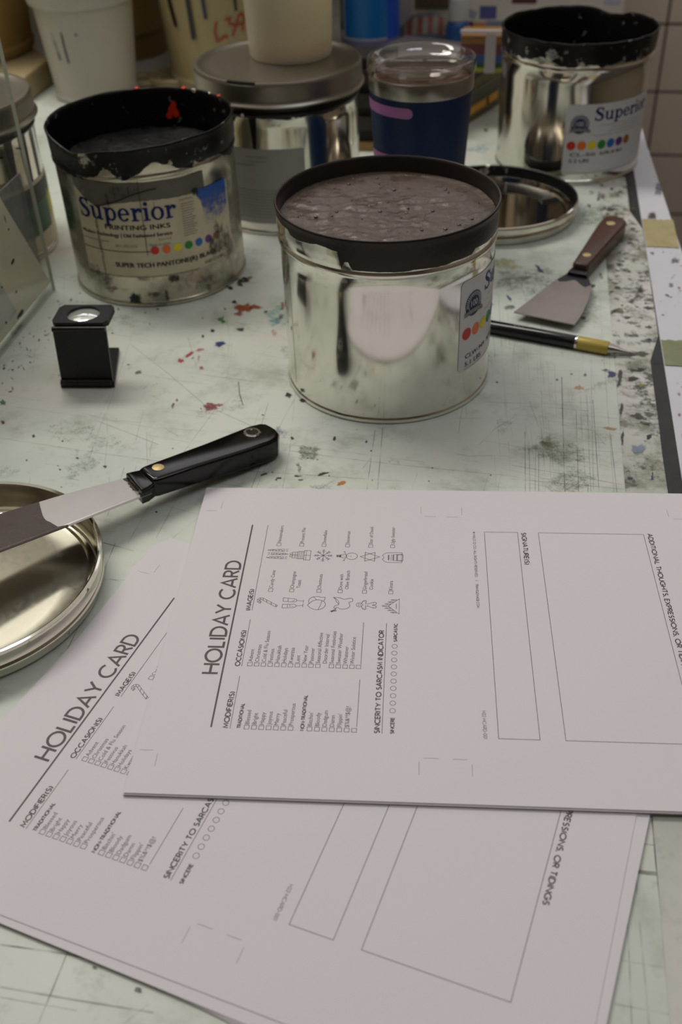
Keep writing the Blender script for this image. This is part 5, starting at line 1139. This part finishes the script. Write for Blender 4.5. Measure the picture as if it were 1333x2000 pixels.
# white printed carton
r_, w2 = box_thing('carton', 'white printed carton with blue square at the back behind the black-rimmed tin', 'box', 882, 1216, 1.78, .05, .20, plain('white carton', (238, 228, 216), .6, var=.05), z0=.0024)
yf = -.0256; CM_ = [plain('carton blue', (98, 102, 164), .5), plain('carton pale blue', (176, 176, 196), .5), plain('carton maroon', (104, 56, 60), .5), plain('carton orange', (226, 154, 110), .5), plain('carton slate', (146, 152, 178), .5), plain('carton lilac', (206, 202, 222), .5)]
def cpx(x, y): q = on_v(x, y, 1.78); return q.dot(UX)-r_.location.dot(UX), max(.001, q.z)
for (x0, y0, x1, y1, m_) in ((937, 15, 971, 40, 0), (905, 45, 925, 62, 2), (925, 46, 950, 60, 3), (950, 44, 985, 54, 4), (1000, -12, 1050, 10, 2), (1180, -10, 1214, 12, 5)):
    a, b = cpx(x0, y1), cpx(x1, y0); MB().add([(a[0], yf, a[1]), (b[0], yf, a[1]), (b[0], yf, b[1]), (a[0], yf, b[1])], [(0, 1, 2, 3)]).build('printed_picture', CM_[m_], r_, smooth=None)
cp = MB(); cp.strip([cpx(880+ (x-880), y) for x, y in ((884, 22), (900, 24), (915, 28), (930, 34))], .012, 0, T=lambda x, y, z: (x, yf-.0001, y))
cp.build('printed_picture', CM_[1], r_, smooth=None)
# flat books in a clear rack
zs = 0.0; bu, bv = uv_of(on_v(935, 110, 1.60)); 
cols = [('grey pad with yellow edge', (120, 112, 84)), ('dark grey paper pad', (96, 92, 88))]
def flat(name, label, cat, z0, h, u0, u1, v0, v1, m, ang=0.0, grp=None, m2=None):
    r = thing(name, label, cat, tuple(tw((u0+u1)/2, (v0+v1)/2, z0)), TA+ang, grp); a, b = (u1-u0)/2, (v1-v0)/2
    MB().box(-a, a, -b, b, h*.12, h*.88, 0).build('page_block', plain('page edges', (176, 166, 140), .8, var=.15, vscale=200), r, smooth=None)
    MB().box(-a-.001, a+.001, -b-.001, b, 0, h*.12).box(-a-.001, a+.001, -b-.001, b, h*.88, h).box(-a-.001, a+.001, -b-.0012, -b-.0002, h*.12, h*.88).build('cover', m, r, smooth=None)
    return r
FA = radians(52)
stack = [('magazine', 'bottom magazine with orange strip in the grey stack right of the tumbler', (104, 96, 76), .020), ('magazine', 'second magazine from the bottom of the grey stack right of the tumbler', (92, 88, 74), .016), ('magazine', 'olive third magazine in the grey stack right of the tumbler', (112, 104, 70), .014), ('magazine', 'topmost magazine of the grey stack right of the tumbler', (92, 88, 92), .016)]
pc = at(905, 250); sd = (at(975, 203)-at(918, 240)); sdir = sd.normalized(); ndir = Vector((-sdir.y, sdir.x, 0)); sang = atan2(sdir.y, sdir.x)
z0 = 0
base = at(945, 222); 
for i, (nm, lb_, c, h) in enumerate(stack):
    ctr = base+ndir*.075+sdir*(-.025)
    r = thing(nm, lb_, 'magazine', (ctr.x, ctr.y, z0), sang, 'magazines right of the tumbler')
    MB().box(-.085, .085, -.074, .074, h*.1, h*.9).build('page_block', plain('magazine page edges', tuple(min(255, x+10) for x in c), .8, var=.2, vscale=120), r, smooth=None)
    MB().box(-.086, .086, -.0755, .075, 0, h*.1).box(-.086, .086, -.0755, .075, h*.9, h).build('cover', plain('magazine cover', c, .5), r, smooth=None)
    if i == 0:
        for a_, b__ in ((-.02, .028), (.036, .062)): MB().box(a_, b__, -.0768, -.0756, h*.5, h*.95).build('orange_strip', plain('orange strip', (214, 150, 20), .5), r, smooth=None)
    z0 += h
zz0 = z0
bf0 = at(950, 142, z0); bl_ = on_v(895, 110, bf0.dot(VX)); bkc = bf0+VX*.054; bkc = bkc+UX*((bl_-bkc).dot(UX)+.066)
for i, (lb_, c, h) in enumerate((('yellow-green book lowest of the coloured book stack', (150, 156, 40), .005), ('green book in the coloured book stack', (28, 76, 60), .006), ('blue book in the coloured book stack', (48, 78, 132), .009), ('maroon book in the coloured book stack', (100, 50, 52), .012), ('ochre book topmost of the coloured book stack', (140, 98, 46), .008))):
    ctr = bkc
    r = thing('book', lb_, 'book', (ctr.x, ctr.y, zz0), TA, 'books behind the tumbler')
    MB().box(-.062, .062, -.05, -.006, h*.12, h*.88).build('page_block', plain('book page edges', (180, 170, 150), .8), r, smooth=None)
    MB().box(-.063, .063, -.051, -.005, 0, h*.12).box(-.063, .063, -.051, -.005, h*.88, h).box(-.063, .063, -.0522, -.051, 0, h).build('cover', plain('book cover', c, .5), r, smooth=None)
    zz0 += h
ck = thing('acrylic_rack', 'clear acrylic straps holding the coloured book stack together', 'rack', (ctr.x, ctr.y, z0), TA)
M_STRAP = pane('hazy acrylic', (206, 200, 200), .45, .25)
for x in (-.034, .024):
    MB().box(x, x+.013, -.0560, -.0530, 0, zz0-z0+.004).build('strap', M_STRAP, ck, smooth=None)
MB().box(-.064, .064, -.0560, -.047, zz0-z0+.0045, zz0-z0+.0075).build('top_plate', M_STRAP, ck, smooth=None)
# dark wooden crate between closed can and tumbler
wcp = at(716, 296); wcr = thing('wooden_crate', 'dark slatted wooden crate between the closed tin and the tumbler', 'crate', (wcp.x+.012, wcp.y+.030, 0), TA)
M_DW = plain('dark stained wood', (40, 27, 15), .5, var=.5, vscale=25)
MB().box(-.026, .026, -.030, .030, 0, .010).build('base_board', plain('plain wood board', (140, 112, 60), .5, var=.25, vscale=40), wcr, smooth=None)
for i in range(3): MB().box(-.025, .025, -.0295, -.0255, .024+.026*i, .040+.026*i).build('slat', M_DW, wcr, smooth=None)
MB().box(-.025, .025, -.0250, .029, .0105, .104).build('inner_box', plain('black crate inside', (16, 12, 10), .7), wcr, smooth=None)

table.location.z -= .0004
